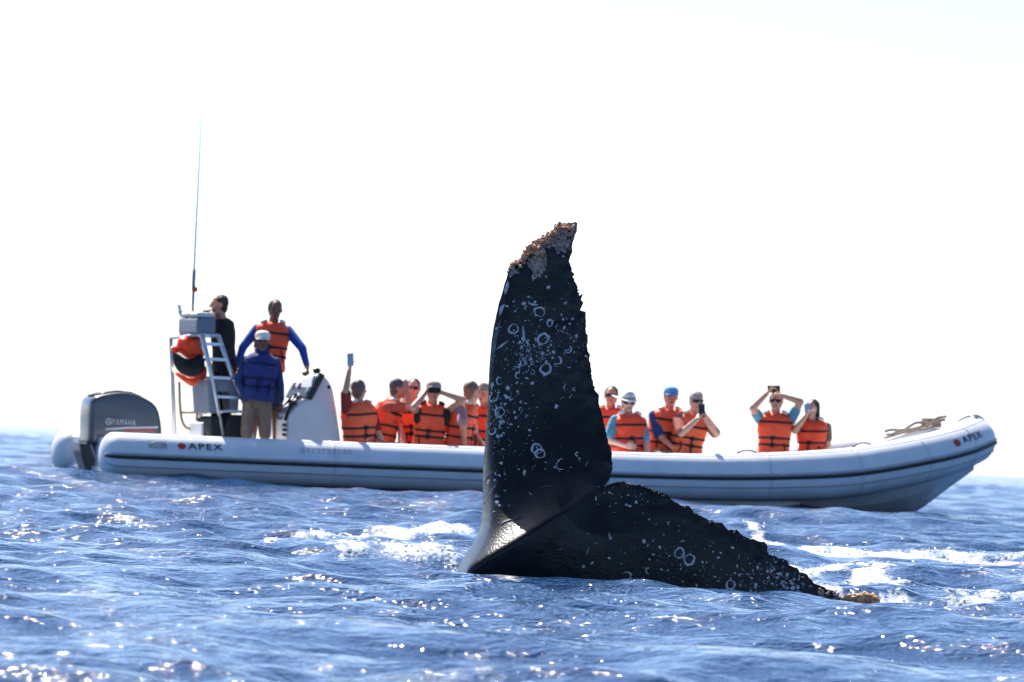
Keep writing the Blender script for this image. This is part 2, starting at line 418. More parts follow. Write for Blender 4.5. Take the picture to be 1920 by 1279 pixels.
# ---- where along the near tube a pixel column lies
_cpx, _cpy = to_px(np.array([tuple(BM @ Vector(p)) for p in PATH]))
def s_at(px):
    n = len(PATH) // 2; return float(np.interp(px, _cpx[:n], S[:n]))
def on_tube(s, ang, lift=0.004):
    c = np.array([np.interp(s, S, PATH[:, k]) for k in range(3)]); o = np.array([np.interp(s, S, TO[:, k]) for k in range(3)]); u = np.array([np.interp(s, S, TU[:, k]) for k in range(3)])
    r = np.interp(s, S, RAD) + lift
    return c + r * (o * math.cos(ang) + u * math.sin(ang)), o * math.cos(ang) + u * math.sin(ang)
def text_mesh(body, size, bold=0.0):
    cu = bpy.data.curves.new('t', 'FONT'); cu.body = body; cu.size = size; cu.offset = bold; cu.resolution_u = 3; cu.space_character = 1.22
    o = bpy.data.objects.new('t', cu); COL.objects.link(o)
    dg = bpy.context.evaluated_depsgraph_get(); m = bpy.data.meshes.new_from_object(o.evaluated_get(dg))
    v = np.array([tuple(p.co) for p in m.vertices]); f = [tuple(p.vertices) for p in m.polygons]
    bpy.data.objects.remove(o); bpy.data.curves.remove(cu); bpy.data.meshes.remove(m)
    return v, f
def tube_text(name, body, px, ang, height, width, m, bold=0.004):
    v, f = text_mesh(body, 1.0, bold / height); v = v - v.min(0); v[:, 0] *= width / v[:, 0].max(); v[:, 1] *= height / v[:, 1].max()
    s0 = s_at(px); b = MB(); b.add([on_tube(s0 + p[0], math.radians(ang) + p[1] / TR, 0.006)[0] for p in v], f, False)
    return b.build(name, m, tube, recalc=False)
def tube_disc(name, px, ang, r, m, sx=1.0):
    s0 = s_at(px); b = MB(); n = 20
    v = [on_tube(s0, math.radians(ang), 0.007)[0]] + [on_tube(s0 + sx * r * math.cos(a), math.radians(ang) + r * math.sin(a) / TR, 0.006)[0] for a in np.linspace(0, 2 * math.pi, n, endpoint=False)]
    b.add(v, [(0, 1 + i, 1 + (i + 1) % n) for i in range(n)], False); return b.build(name, m, tube, recalc=False)
tube_disc('logo_disc', 330, 32, 0.042, M_RED, 1.2); tube_text('lettering', 'APEX', 342, 24, 0.085, 0.42, M_INK, 0.0015)
tube_disc('logo_disc', 1766, 30, 0.048, M_RED, 1.2); tube_text('lettering', 'APEX', 1776, 24, 0.09, 0.42, M_INK, 0.0015)
tube_text('registration_number', '0312722145', 553, 26, 0.075, 0.62, M_PALEINK, 0.0)
for px in (285, 700, 1010, 1240, 1400, 1620):                 # carrying handles
    s0 = s_at(px); b = MB()
    if px == 285:
        for w, h, l in ((0.11, 0.045, 0.006),):
            v = [on_tube(s0 + x * w, math.radians(33) + y * h / TR, l)[0] for x, y in ((-1, -1), (1, -1), (1, 1), (-1, 1))]; b.add(v, [(0, 1, 2, 3)], False)
        b.tube([on_tube(s0 + x, math.radians(33), 0.012 + 0.03 * (1 - (x / 0.1) ** 2))[0] for x in np.linspace(-0.1, 0.1, 7)], 0.012, 6)
        b.build('handle', M_GREYS, tube)
    else:
        b.tube([on_tube(s0 + x, math.radians(88), 0.004 + 0.035 * (1 - (x / 0.13) ** 2))[0] for x in np.linspace(-0.13, 0.13, 9)], 0.010, 6)
        b.build('handle', M_STRAKE, tube)

# ---- rigid hull under the tubes, with V bottom and raked stem
b = MB(); st = []
zt = lambda x: float(np.interp(x, PATH[:len(PATH)//2, 0], PATH[:len(PATH)//2, 2]))
hy = lambda x: float(np.interp(x, PATH[:len(PATH)//2, 0], -PATH[:len(PATH)//2, 1]))
keel = [B(1600, 992, 0), B(1660, 980, 0), B(1716, 962, 0), B(1745, 940, 0), B(1775, 917, 0), B(1802, 898, 0), B(1826, 880, 0)]
kx = [0.1, 3.0, 6.5] + [k[0] for k in keel]; kz = [-0.42, -0.42, -0.42] + [k[2] for k in keel]
xs = np.concatenate([np.linspace(0.12, 8.6, 18), np.linspace(8.75, kx[-1] - 0.01, 18)])
for x in xs:
    t = np.clip((x - 7.6) / (kx[-1] - 7.6), 0, 1)
    y = max(0.03, hy(x) - 0.10 - 0.06 * t); zc = zt(x) - 0.20; k = float(np.interp(x, kx, kz)); k = min(k, zc - 0.01)
    zm = k + (zc - k) * (0.55 if t < 1 else 0.5); ym = y * (0.80 - 0.10 * t)
    st.append([(x, -y, zc + 0.06), (x, -y, zc), (x, -ym, zm), (x, -ym * 0.97, zm - 0.012), (x, -0.02, k), (x, 0.02, k), (x, ym * 0.97, zm - 0.012), (x, ym, zm), (x, y, zc), (x, y, zc + 0.06)])
b.rings(st)
hull = b.build('hull', M_HULL, boat); e = hull.modifiers.new('es', 'EDGE_SPLIT'); e.split_angle = math.radians(40)
DZ = B(450, 892, 0)[2]                                        # deck height
b = MB(); xs2 = np.linspace(0.15, 8.8, 24)
b.rings([[(x, -(hy(x) - 0.16), DZ - 0.05), (x, (hy(x) - 0.16), DZ - 0.05), (x, (hy(x) - 0.16), DZ + 0.02 * max(0, x - 8)), (x, -(hy(x) - 0.16), DZ + 0.02 * max(0, x - 8))] for x in xs2], smooth=False)
b.build('deck', M_DECK, boat)
MB().box((0.22, 0, 0.10), (0.12, 2.0, 0.75)).build('transom', M_WHITE, boat, 0.02)

# ---- outboard motor
def extrude(outline, y0, y1, crown=0.0):
    """side outline (list of (x,z)) lofted between y0 and y1 with rounded shoulders"""
    O = np.array(outline, float); c = O.mean(0); ym = (y0 + y1) / 2; h = (y1 - y0) / 2; rings = []
    for t, s in ((-1.0, 0.80), (-0.97, 0.90), (-0.86, 0.965), (-0.6, 0.99), (0, 1.0), (0.6, 0.99), (0.86, 0.965), (0.97, 0.90), (1.0, 0.80)) if crown else ((-1, 1.0), (1, 1.0)):
        q = c + (O - c) * (1 - (1 - s) * (crown if crown else 0)); rings.append([(p[0], ym + h * t, p[1]) for p in q])
    return rings
def side(pts, yb): return [(p[0], p[2]) for p in (B(x, y, yb) for x, y in pts)]
EY = 0.28
cowl_o = side([(166, 834), (168, 800), (170, 760), (176, 746), (190, 740), (224, 735), (254, 738), (280, 749), (296, 763), (303, 784), (306, 812), (300, 832), (240, 838)], -EY)
cowl_o = [tuple(p) for p in catmull([(p[0], p[1], 0) for p in cowl_o + cowl_o[:1]], 4)[:-1, :2]]
mb = MB(); 
lo = side([(147, 830), (250, 836), (256, 848), (226, 858), (216, 900), (216, 950), (182, 1000), (160, 960), (166, 905), (150, 850)], -0.14)
mb.rings(extrude(lo, -0.20, 0.20, 0.35))
motor = mb.build('outboard_motor', M_LEG, boat)
cowl = MB().rings(extrude(cowl_o, -EY, EY, 0.75)).build('cowling', M_COWL, motor)
top_o = side([(178, 742), (200, 735), (226, 732), (252, 735), (272, 743), (268, 748), (240, 740), (205, 742)], -EY)
MB().rings(extrude(top_o, -0.17, 0.17, 0.4)).build('air_intake', M_LEG, motor)
def side_text(name, body, px, py, w_px, h_px, yb, m, parent, bold=0.0):
    v, f = text_mesh(body, 1.0, bold); v = v - v.min(0); p0 = B(px, py, yb); sx = w_px / 160 / v[:, 0].max() / math.cos(HEAD); sy = h_px / 160 / v[:, 1].max()
    b = MB(); b.add([(p0[0] + p[0] * sx, yb, p0[2] + p[1] * sy) for p in v], f, False); return b.build(name, m, parent, recalc=False)
YL = -EY - 0.006
side_text('lettering', 'YAMAHA', 210, 796, 44, 11, YL, M_SILVER, motor)
c = B(204, 790.5, YL); b = MB(); n = 24
for r0, r1 in ((0.040, 0.031),):
    v = [(c[0] + r * math.cos(a), YL, c[2] + r * math.sin(a)) for r in (r0, r1) for a in np.linspace(0, 2 * math.pi, n, endpoint=False)]
    b.add(v, [(i, (i + 1) % n, n + (i + 1) % n, n + i) for i in range(n)], False)
for a in (90, 210, 330):
    a = math.radians(a); b.box((c[0] + 0.016 * math.cos(a), YL, c[2] + 0.016 * math.sin(a)), (0.034, 0.002, 0.008), Matrix.Rotation(-a, 3, 'Y'))
b.build('logo_ring', M_SILVER, motor, recalc=False)
def quad(name, pts, yb, m, parent):
    b = MB(); b.add([B(x, y, yb) for x, y in pts], [tuple(range(len(pts)))], False); return b.build(name, m, parent, recalc=False)
quad('stripe', [(198, 806.5), (198, 803.5), (232, 801), (297, 799.5), (296, 803), (240, 804)], YL, M_SILVER, motor)
quad('stripe', [(228, 808), (240, 804.6), (292, 803.6), (286, 808)], YL, M_RED, motor)
b = MB(); b.tube([B(x, y, -0.20) for x, y in ((172, 752), (169, 780), (167, 826), (176, 850), (188, 880))], 0.010, 6); b.build('seam_highlight', M_SILVER, motor)  # pale tube painted in as the highlight line down the cowling seam
b = MB(); pc = B(172, 985, 0)
for k in range(3):
    a = k * 2.094; b.ellipsoid(pc + np.array((0, 0.11 * math.cos(a), 0.11 * math.sin(a))), Matrix.Rotation(a, 3, 'X') @ Matrix.Rotation(0.5, 3, 'Y'), (0.012, 0.09, 0.06), 8, 6)
b.capsule(pc - np.array((0.1, 0, 0)), pc + np.array((0.08, 0, 0)), 0.04, 0.05); b.build('propeller', M_LEG, motor)

# ---- steering tower: raised seat box on an aluminium frame with ladders
MN, MF = -0.42, 0.42
def Bl(pts, yb): return [B(x, y, yb) for x, y in pts]
railA = Bl([(379, 627), (400, 720), (420, 822)], MN); railB = Bl([(409, 630), (432, 695), (463, 768)], MN)
over = np.array((0, MF - MN, 0)); mb = MB()
for o_ in (0 * over, over):
    mb.tube([p + o_ for p in railA], 0.028); mb.tube([p + o_ for p in railB], 0.028); mb.tube([railA[0] + o_, railB[0] + o_], 0.022)
for p in (railA[0], railB[0], railA[1]): mb.tube([p, p + over], 0.022)
mb.tube(Bl([(320, 634), (324, 720), (328, 830)], MF), 0.024); mb.tube([railA[0] + over, B(320, 634, MF)], 0.02); mb.tube([B(320, 634, MF), railA[0]], 0.018)
tower = mb.build('steering_tower', M_ALU, boat)
for o_ in (0 * over, over):
    for (a, b_) in (((384, 647), (416, 644)), ((390, 676), (426, 672)), ((396, 709), (438, 709)), ((404, 746), (452, 744))):
        mb = MB(); p, q_ = B(*a, MN) + o_, B(*b_, MN) + o_; mb.box((p + q_) / 2, (np.linalg.norm(q_ - p), 0.06, 0.04)); mb.build('ladder_rung', M_ALU, tower, 0.006)
mb = MB(); mb.tube(catmull(Bl([(336, 716), (338, 765), (342, 790), (350, 802), (362, 801), (369, 786), (371, 722)], MF), 5), 0.016); mb.build('ladder_loop', M_SUNLIT_ALU, tower)
mb = MB(); mb.tube([B(338, 773, MF), B(388, 774, MF)], 0.015); mb.build('ladder_rung', M_SUNLIT_ALU, tower)
mb = MB(); mb.rings(extrude(side([(369, 596), (368, 626), (404, 628), (405, 593)], MN), MN - 0.01, MF)); mb.build('seat_box', M_VINYL, tower, 0.03)
for y0_, y1_ in ((MN, -0.02), (0.02, MF)):
    p, q_ = B(370, 591, MN), B(404, 591, MN); mb = MB(); mb.box(((p[0] + q_[0]) / 2, (y0_ + y1_) / 2, p[2] + 0.01), (q_[0] - p[0], y1_ - y0_, 0.06)); mb.build('cushion', M_CREAM, tower, 0.025)
mb = MB(); p = B(338, 588, -0.1); mb.capsule(p, p + np.array((0, 0, 0.02)), 0.02, 0.028); mb.capsule(p + np.array((0, 0, 0.03)), p + np.array((-0.02, 0, 0.09)), 0.016, 0.022); mb.build('stern_light', M_WHITE, tower)
# lower seat frame, black seats and rail
mb = MB(); mb.rings(extrude(side([(388, 712), (438, 712), (448, 730), (446, 775), (432, 775), (430, 735), (405, 735), (407, 775), (392, 775)], -0.40), -0.42, 0.30)); mb.build('seat_frame', M_VINYL, boat, 0.01)
mb = MB(); mb.rings(extrude(side([(424, 840), (426, 790), (436, 778), (458, 778), (468, 790), (472, 840)], -0.5), -0.52, 0.2)); mb.build('seat_pod', M_BLACKCLOTH, boat, 0.03)
mb = MB(); mb.rings(extrude(side([(396, 840), (396, 785), (412, 780), (416, 840)], -0.45), -0.45, 0.2)); mb.build('seat_pod', M_BLACKCLOTH, boat, 0.02)
mb = MB(); mb.tube(catmull(Bl([(412, 772), (440, 771), (460, 775), (469, 786), (473, 815), (474, 840)], -0.56), 5), 0.018); mb.build('grab_rail', M_ALU, boat)
mb = MB(); mb.rings(extrude(side([(368, 840), (370, 792), (398, 786), (398, 840)], 0.1), -0.1, 0.5)); mb.build('stowage_locker', M_WHITE, boat, 0.02)
PLAT = B(430, 843, 0)[2]
mb = MB(); p, q_ = B(385, 843, 0), B(560, 843, 0); mb.box(((p[0] + q_[0]) / 2, 0.15, (PLAT + DZ) / 2), (q_[0] - p[0], 0.95, PLAT - DZ)); mb.build('standing_platform', M_DECK, boat, 0.01)
# antenna
mb = MB(); a0 = B(361, 596, 0.1); a1 = B(364, 505, 0.1); a2 = B(378, 208, 0.1)
mb.tube([a0, a0 * 0.4 + a1 * 0.6], 0.016); mb.tube([a0 * 0.45 + a1 * 0.55, a1], 0.021); ant = mb.build('antenna_mast', M_VINYL, boat)
mb = MB(); mb.tube([a1, a1 * 0.5 + a2 * 0.5, a2], [0.0105, 0.008, 0.004], 6); mb.build('whip', M_GREYS, ant)
mb = MB(); p = B(366, 543, 0.06); mb.ellipsoid(p, np.eye(3), (0.03, 0.03, 0.032), 12, 8); mb.tube([p, B(362, 543, 0.1)], 0.01); mb.build('red_fitting', M_RED, ant)

# ---- helm console
co = [(275, 1170), (275, 800), (330, 715), (430, 615), (520, 560), (565, 480), (600, 380), (635, 270), (672, 225), (725, 222), (785, 262), (840, 330), (882, 420), (905, 530), (935, 700), (962, 900), (1000, 1170)]
co = [(500 + x / 7.106, 670 + y / 7.106) for x, y in co]
con_o = side(co, -0.42); con_o = [tuple(p) for p in catmull([(p[0], p[1], 0) for p in con_o], 3)[:, :2]]
mb = MB(); mb.rings(extrude(con_o, -0.42, 0.42)); console = mb.build('helm_console', M_WHITE, boat, 0.035)
mb = MB(); p, q_ = B(588, 702, 0), B(562, 750, 0); d = q_ - p; ang = math.atan2(-d[2], d[0])
mb.box((p + q_) / 2 + np.array((-0.02, 0, 0.01)), (np.linalg.norm(d) * 0.98, 0.95, 0.07), Matrix.Rotation(ang, 3, 'Y')); panel = mb.build('instrument_panel', M_BLACK, console, 0.012)
for t, yy in ((0.25, -0.40), (0.7, -0.40), (0.5, 0.1), (0.5, 0.35)):
    mb = MB(); cc = p + d * t + np.array((-0.055, yy, 0.02)); R = np.array(Matrix.Rotation(ang, 3, 'Y'))
    mb.rings([[cc + R @ np.array((r * math.cos(a), r * math.sin(a), z)) for a in np.linspace(0, 6.283, 14, endpoint=False)] for r, z in ((0.05, -0.02), (0.05, 0.02), (0.035, 0.03))]); mb.build('gauge', M_DIAL, panel)
mb = MB(); wc = B(541, 762, -0.1); R = np.array(Matrix.Rotation(math.radians(125), 3, 'Y'))
mb.tube([wc + R @ np.array((0.19 * math.cos(a), 0.19 * math.sin(a), 0)) for a in np.linspace(0, 6.2832, 25)], 0.018, 7)
for a in (0.5, 2.6, 4.7): mb.tube([wc, wc + R @ np.array((0.19 * math.cos(a), 0.19 * math.sin(a), 0))], 0.014, 6)
mb.tube([wc, B(556, 768, -0.1)], 0.03, 8); mb.build('steering_wheel', M_BLACK, console)
mb = MB(); mb.tube([B(534, 788, -0.40), B(541, 770, -0.43), B(548, 760, -0.43)], 0.02); mb.capsule(B(546, 759, -0.43), B(553, 756, -0.43), 0.035, 0.03); mb.build('throttle_lever', M_BLACK, console)
mb = MB(); p = B(594, 695, -0.30); mb.ellipsoid(p, np.eye(3), (0.05, 0.04, 0.035), 12, 8); mb.tube([p, p - np.array((0, 0, 0.06))], 0.018); mb.build('compass', M_BLACK, console)
mb = MB(); p = B(617, 726, -0.425); mb.ellipsoid(p, np.eye(3), (0.022, 0.012, 0.022), 10, 6); mb.build('latch', M_BLACK, console)
mb = MB()
for k in range(3): mb.box(B(533, 797 + k * 9, -0.44), (0.05, 0.03, 0.035))
mb.build('switch_block', M_BLACK, console, 0.004)

# ---- bow gear: mooring rope, hatch, bow cleat
hp = B(1672, 815, -0.25); mb = MB(); mb.rings(extrude(side([(1640, 850), (1648, 826), (1690, 812), (1735, 800), (1770, 806), (1770, 850)], -0.3), -0.45, 0.45)); mb.build('bow_locker', M_WHITE, boat, 0.04)
rr = random.Random(4)
for off, yb in ((-3, -0.50), (2, -0.56), (6, -0.60)):
    base = [(1660, 815), (1672, 812), (1690, 807), (1706, 803), (1722, 798), (1740, 795), (1756, 789), (1772, 783)]
    pts = [B(x + rr.uniform(-3, 3), y + off + rr.uniform(-3, 3), yb + rr.uniform(-0.08, 0.08)) for x, y in base]
    mb = MB(); mb.tube(catmull(pts, 5), 0.018, 6); mb.build('mooring_rope', M_ROPE, boat)
mb = MB(); cc = B(1746, 800, -0.30)
for k in range(5):
    mb.tube([cc + np.array(((0.10 + 0.02 * rr.random()) * math.cos(a), (0.13 + 0.02 * rr.random()) * math.sin(a), 0.02 * k + 0.012 * rr.random())) for a in np.linspace(0, 6.1, 16)], 0.015, 6)
mb.build('rope_coil', M_ROPE, boat)
mb = MB(); pts = [B(x, y, -0.02) for x, y in ((1797, 791), (1806, 785), (1820, 781), (1832, 781), (1840, 786), (1846, 794))]
mb.tube(catmull(pts, 4), 0.026, 8); mb.tube([pts[2] + np.array((0, -0.2, -0.03)), pts[2], pts[2] + np.array((0, 0.2, -0.03))], 0.022); mb.capsule(pts[-1], pts[-1] + np.array((0.03, 0, -0.03)), 0.035, 0.028); mb.build('bow_fitting', M_GREYS, boat)
# ================================================================== PEOPLE
def nrm(v): v = np.array(v, float); return v / (np.linalg.norm(v) + 1e-12)
def ik(a, b, l1, l2, hint):
    d = b - a; L = np.linalg.norm(d); d = d / L
    if L > (l1 + l2) * 0.985: k = L / ((l1 + l2) * 0.985); l1 *= k; l2 *= k
    x = (l1*l1 - l2*l2 + L*L) / (2 * L); h = math.sqrt(max(1e-6, l1*l1 - x*x))
    u = hint - a; u = u - d * np.dot(u, d); return a + d * x + nrm(u) * h
SKIN = {'tan': (0.62, 0.33, 0.22), 'pink': (0.68, 0.39, 0.29), 'brown': (0.22, 0.10, 0.06), 'red': (0.64, 0.28, 0.18)}
def skin(k): return mat('skin_' + k, SKIN[k], 0.5, 0.12, 18, 0.1, 90, sss=0.08)
def cloth(name, col): return mat('cloth_' + name, col, 0.85, 0.16, 12, 0.35, 30)
def remesh(o, v, smooth=3):
    r = o.modifiers.new('r', 'REMESH'); r.mode = 'VOXEL'; r.voxel_size = v; r.use_smooth_shade = True
    if smooth: s = o.modifiers.new('s', 'SMOOTH'); s.factor = 0.5; s.iterations = smooth
    return o
def finger(mb, base, d1, d2, L, r):
    a = base + d1 * L * 0.5; b = a + nrm(d1 * 0.6 + d2 * 0.8) * L * 0.32; c = b + nrm(d1 * 0.15 + d2) * L * 0.25
    mb.capsule(base, a, r, r * 0.96, 7); mb.capsule(a, b, r * 0.96, r * 0.9, 7); mb.capsule(b, c, r * 0.9, r * 0.8, 7)
def hand(mb, wrist, d, pn, side, curl=0.5):
    """palm and five fingers; d points along the hand, pn out of the palm, side to the thumb"""
    d = nrm(d); pn = nrm(pn - d * np.dot(pn, d)); sd = nrm(np.cross(d, pn)) * side
    c = wrist + d * 0.05
    for k in np.linspace(-0.030, 0.030, 4): mb.capsule(wrist + d * 0.01 + sd * k * 0.6, wrist + d * 0.09 + sd * k, 0.0155, 0.0135, 7)
    cd = nrm(d * (1 - curl) + pn * curl)
    for k, L in zip((0.031, 0.0105, -0.0105, -0.031), (0.072, 0.080, 0.074, 0.058)):
        finger(mb, wrist + d * 0.092 + sd * k, cd, nrm(pn * 0.9 + d * (0.35 - curl)), L, 0.0088)
    tb = wrist + d * 0.035 + sd * 0.032; t1 = tb + nrm(d * 0.7 + sd * 0.7 + pn * 0.3) * 0.042; t2 = t1 + nrm(d * 0.75 + pn * 0.7) * 0.034
    mb.capsule(tb, t1, 0.013, 0.0105, 7); mb.capsule(t1, t2, 0.0105, 0.0085, 7)

def torso_rings(pel, chest, neck, f, k, grow=0.0, z0=-0.10, z1=1.0, n=28, sq=2.3, mod=None, wid=1.0):
    """elliptic sections from hip to the base of the neck; t runs 0 (hip joint) to 1 (neck base)"""
    prof = [(-0.10, 0.150, 0.115), (0.0, 0.168, 0.122), (0.18, 0.158, 0.118), (0.38, 0.150, 0.112), (0.58, 0.168, 0.124), (0.75, 0.180, 0.122), (0.88, 0.172, 0.100), (0.95, 0.130, 0.082), (1.0, 0.070, 0.066)]
    T = np.array([p[0] for p in prof]); rings = []
    for t in np.linspace(z0, z1, 22):
        w = np.interp(t, T, [p[1] for p in prof]) * k * wid + grow; d = np.interp(t, T, [p[2] for p in prof]) * k + grow
        c = pel + (chest - pel) * (t / 0.62) if t < 0.62 else chest + (neck - chest) * ((t - 0.62) / 0.38)
        up = nrm(chest - pel) if t < 0.62 else nrm(neck - chest); ff = nrm(f - up * np.dot(f, up)); r = np.cross(ff, up)
        ring = []
        for a in np.linspace(0, 2 * math.pi, n, endpoint=False):
            ca, sa = math.cos(a), math.sin(a); q = (abs(ca) ** sq + abs(sa) ** sq) ** (-1 / sq)
            m = 1.0 if mod is None else mod(t, a)
            ring.append(c + (r * w * sa + ff * d * ca) * q * m)
        rings.append(ring)
    return rings

def person(label, head, yb, face, torso=None, sit=True, k=1.0, skin_c='tan', shirt=('navy', (0.02, 0.04, 0.12)), sleeve=0.75, bottoms=('shorts', (0.06, 0.06, 0.07)), long_legs=False,
           hair=None, long_hair=False, hat=None, glasses=False, vest=True, vest_mat=None, straps=M_BLACKCLOTH, hands=(None, None), elbows=(None, None), lean=(0, 0), pel_px=None, tilt=0, group=None, legs='front', shift=None, collar=None, pads=False, feet_z=None, beard=None, patches=True, floor=None, hdirs=(None, None)):
    torso = face if torso is None else torso
    H = B(head[0], head[1], yb); f = dirB(torso); r = np.cross(f, [0, 0, 1.0]); hf = dirB(face)
    hf = nrm(hf + np.array((0, 0, math.tan(math.radians(tilt))))); hr = nrm(np.cross(hf, [0, 0, 1.0])); hu = np.cross(hr, hf); HR = np.stack([hr, hf, hu], 1)
    hd = 0.72 * k if sit else 0.75 * k
    if pel_px is not None: pel = B(head[0] + pel_px, head[1], yb) - np.array((0, 0, hd))
    else: pel = H - np.array((0, 0, hd))
    pel = pel - f * lean[0]
    neck = H + (pel - H) * 0.21 - hf * 0.02; chest = pel + (neck - pel) * 0.62 + f * lean[1]
    root = empty('person', (0, 0, 0), boat); root.parent = None
    fl = DZ if floor is None else floor
    base = Vector((pel[0], pel[1], fl)); root.matrix_world = BM @ Matrix.Translation(base)
    off = np.array(base)
    tag(root, label, 'person', group)
    skm = skin(skin_c)
    # --- joints
    shw = 0.185 * k; sh = [chest + (neck - chest) * 0.62 + r * shw * s for s in (1, -1)]     # person's right, left
    arms = []
    for i, s in enumerate((1, -1)):
        hnd = hands[i]
        if hnd is None: T = pel + f * 0.30 * k + r * s * 0.12 + np.array((0, 0, 0.06)) if sit else pel + r * s * 0.26 + f * 0.08 + np.array((0, 0, -0.05))
        else: T = B(hnd[0], hnd[1], yb + (hnd[2] if len(hnd) > 2 else -0.2))
        if elbows[i] is None: hint = sh[i] + r * s * 0.25 + np.array((0, 0, -0.5)) - f * 0.1
        else: hint = B(elbows[i][0], elbows[i][1], yb + (elbows[i][2] if len(elbows[i]) > 2 else -0.1))
        dirw = nrm(T - (sh[i] + T) / 2)
        E = ik(sh[i], T, 0.285 * k, 0.255 * k, hint); arms.append((sh[i], E, T))
    hips = [pel + r * s * 0.085 * k for s in (1, -1)]; legs_ = []
    for i, s in enumerate((1, -1)):
        if sit:
            kn = hips[i] + f * 0.40 * k + r * s * 0.07 + np.array((0, 0, -0.02)); ft = np.array((kn[0], kn[1], fl + 0.07)) + f * 0.02
        else:
            ft = np.array((hips[i][0], hips[i][1], fl + 0.08)) + r * s * 0.06; kn = (hips[i] + ft) / 2 + f * 0.02
        legs_.append((hips[i], kn, ft))
    # --- body: one continuous surface
    b = MB(); sub = lambda p: np.array(p) - off
    b.rings([[sub(p) for p in rg] for rg in torso_rings(pel, chest, neck, f, k)])
    b.capsule(sub(neck - (neck - chest) * 0.15), sub(H - hu * 0.05 - hf * 0.012), 0.062 * k, 0.054 * k, 12)
    Hs = sub(H)
    def headfn(d): return 1.0 - 0.10 * max(0, -d[2]) * (1 if d[1] < 0.3 else 0.4) + 0.03 * max(0, -d[1])
    b.ellipsoid(Hs + hu * 0.018, HR, (0.076, 0.098, 0.100), 20, 14, headfn)
    b.ellipsoid(Hs - hu * 0.052 + hf * 0.030, HR, (0.056, 0.062, 0.066), 16, 10)                  # jaw
    b.ellipsoid(Hs - hu * 0.098 + hf * 0.066, HR, (0.024, 0.022, 0.020), 10, 8)                   # chin
    b.ellipsoid(Hs + hu * 0.034 + hf * 0.080, HR, (0.058, 0.018, 0.016), 12, 6)                   # brow
    b.capsule(Hs + hu * 0.018 + hf * 0.094, Hs - hu * 0.022 + hf * 0.114, 0.010, 0.016, 8)        # nose
    for s in (1, -1):
        b.ellipsoid(Hs + hr * s * 0.080 - hf * 0.008, HR, (0.012, 0.022, 0.034), 8, 6)
        b.ellipsoid(Hs + hr * s * 0.042 - hu * 0.022 + hf * 0.066, HR, (0.026, 0.024, 0.024), 8, 6)
    b.capsule(Hs - hu * 0.060 + hf * 0.090 - hr * 0.018, Hs - hu * 0.060 + hf * 0.090 + hr * 0.018, 0.0095, 0.0095, 7)
    for i, (a, e, w) in enumerate(arms):
        s = (1, -1)[i]
        b.capsule(sub(a), sub(e), 0.056 * k, 0.044 * k, 12); b.capsule(sub(e), sub(w), 0.045 * k, 0.029 * k, 12)
        b.ellipsoid(sub(a + (e - a) * 0.45), np.eye(3), (0.056 * k,) * 3, 10, 7)
        fd = nrm(w - e); tgt = H + hf * 0.3 if hands[i] is not None else pel
        hdir = nrm(fd + nrm(H + hf * 0.25 - w) * (0.25 if hands[i] is not None and w[2] < H[2] - 0.03 else 0))
        if hdirs[i] is not None: hdir = nrm(hdirs[i])
        pn = nrm(np.cross(fd, r) * 0.2 - r * s * 0.9) if hands[i] is not None else np.array((0, 0, -1.0))
        hand(b, sub(w), hdir, pn, s if hands[i] is not None else -s, 0.55 if hands[i] is not None else 0.3)
    for hp_, kn, ft in legs_:
        b.capsule(sub(hp_), sub(kn), 0.082 * k, 0.056 * k, 12); b.capsule(sub(kn), sub(ft), 0.055 * k, 0.038 * k, 12)
        b.capsule(sub(ft) - f * 0.04 - np.array((0, 0, 0.035)), sub(ft) + f * 0.14 - np.array((0, 0, 0.045)), 0.036, 0.026, 9)
    body = remesh(b.build('body', skm, root, recalc=True), 0.0085, 2)
    # --- face
    if not glasses:
        for s in (1, -1): MB().ellipsoid(Hs + hr * s * 0.031 + hu * 0.012 + hf * 0.086, HR, (0.014, 0.011, 0.010), 8, 6).build('eye', mat('eye', (0.03, 0.02, 0.016), 0.2), body)
    e = MB(); e.capsule(Hs - hu * 0.061 + hf * 0.0985 - hr * 0.022, Hs - hu * 0.061 + hf * 0.0985 + hr * 0.022, 0.0045, 0.0045, 6); e.build('mouth', mat('lips', (0.22, 0.06, 0.05), 0.5), body)
    if hair is not None:
        hm = mat('hair_' + hair[0], hair[1], 0.55, 0.35, 40, 0.6, 70)
        hb = MB(); hb.ellipsoid(Hs + hu * 0.034 - hf * 0.022, HR, (0.087, 0.098, 0.098), 18, 12, lambda d: 1 + 0.03 * math.sin(9 * d[0] + 5 * d[2]) + 0.03 * math.sin(11 * d[1] + 2))
        hb.ellipsoid(Hs - hu * 0.03 - hf * 0.050, HR, (0.072, 0.058, 0.075), 14, 8)
        if long_hair:
            hb.capsule(Hs - hf * 0.06, Hs - hf * 0.085 - hu * 0.16, 0.075, 0.05, 12)
            for s in (1, -1): hb.capsule(Hs + hr * s * 0.07 + hu * 0.02, Hs + hr * s * 0.072 - hu * 0.12 - hf * 0.03, 0.03, 0.02, 8)
        remesh(hb.build('hair', hm, root), 0.009, 2)
    if beard is not None:
        hb = MB(); hb.ellipsoid(Hs - hu * 0.075 + hf * 0.045, HR, (0.056, 0.058, 0.048), 14, 8); hb.build('beard', mat('hair_' + beard[0], beard[1], 0.6, 0.35, 40), root)
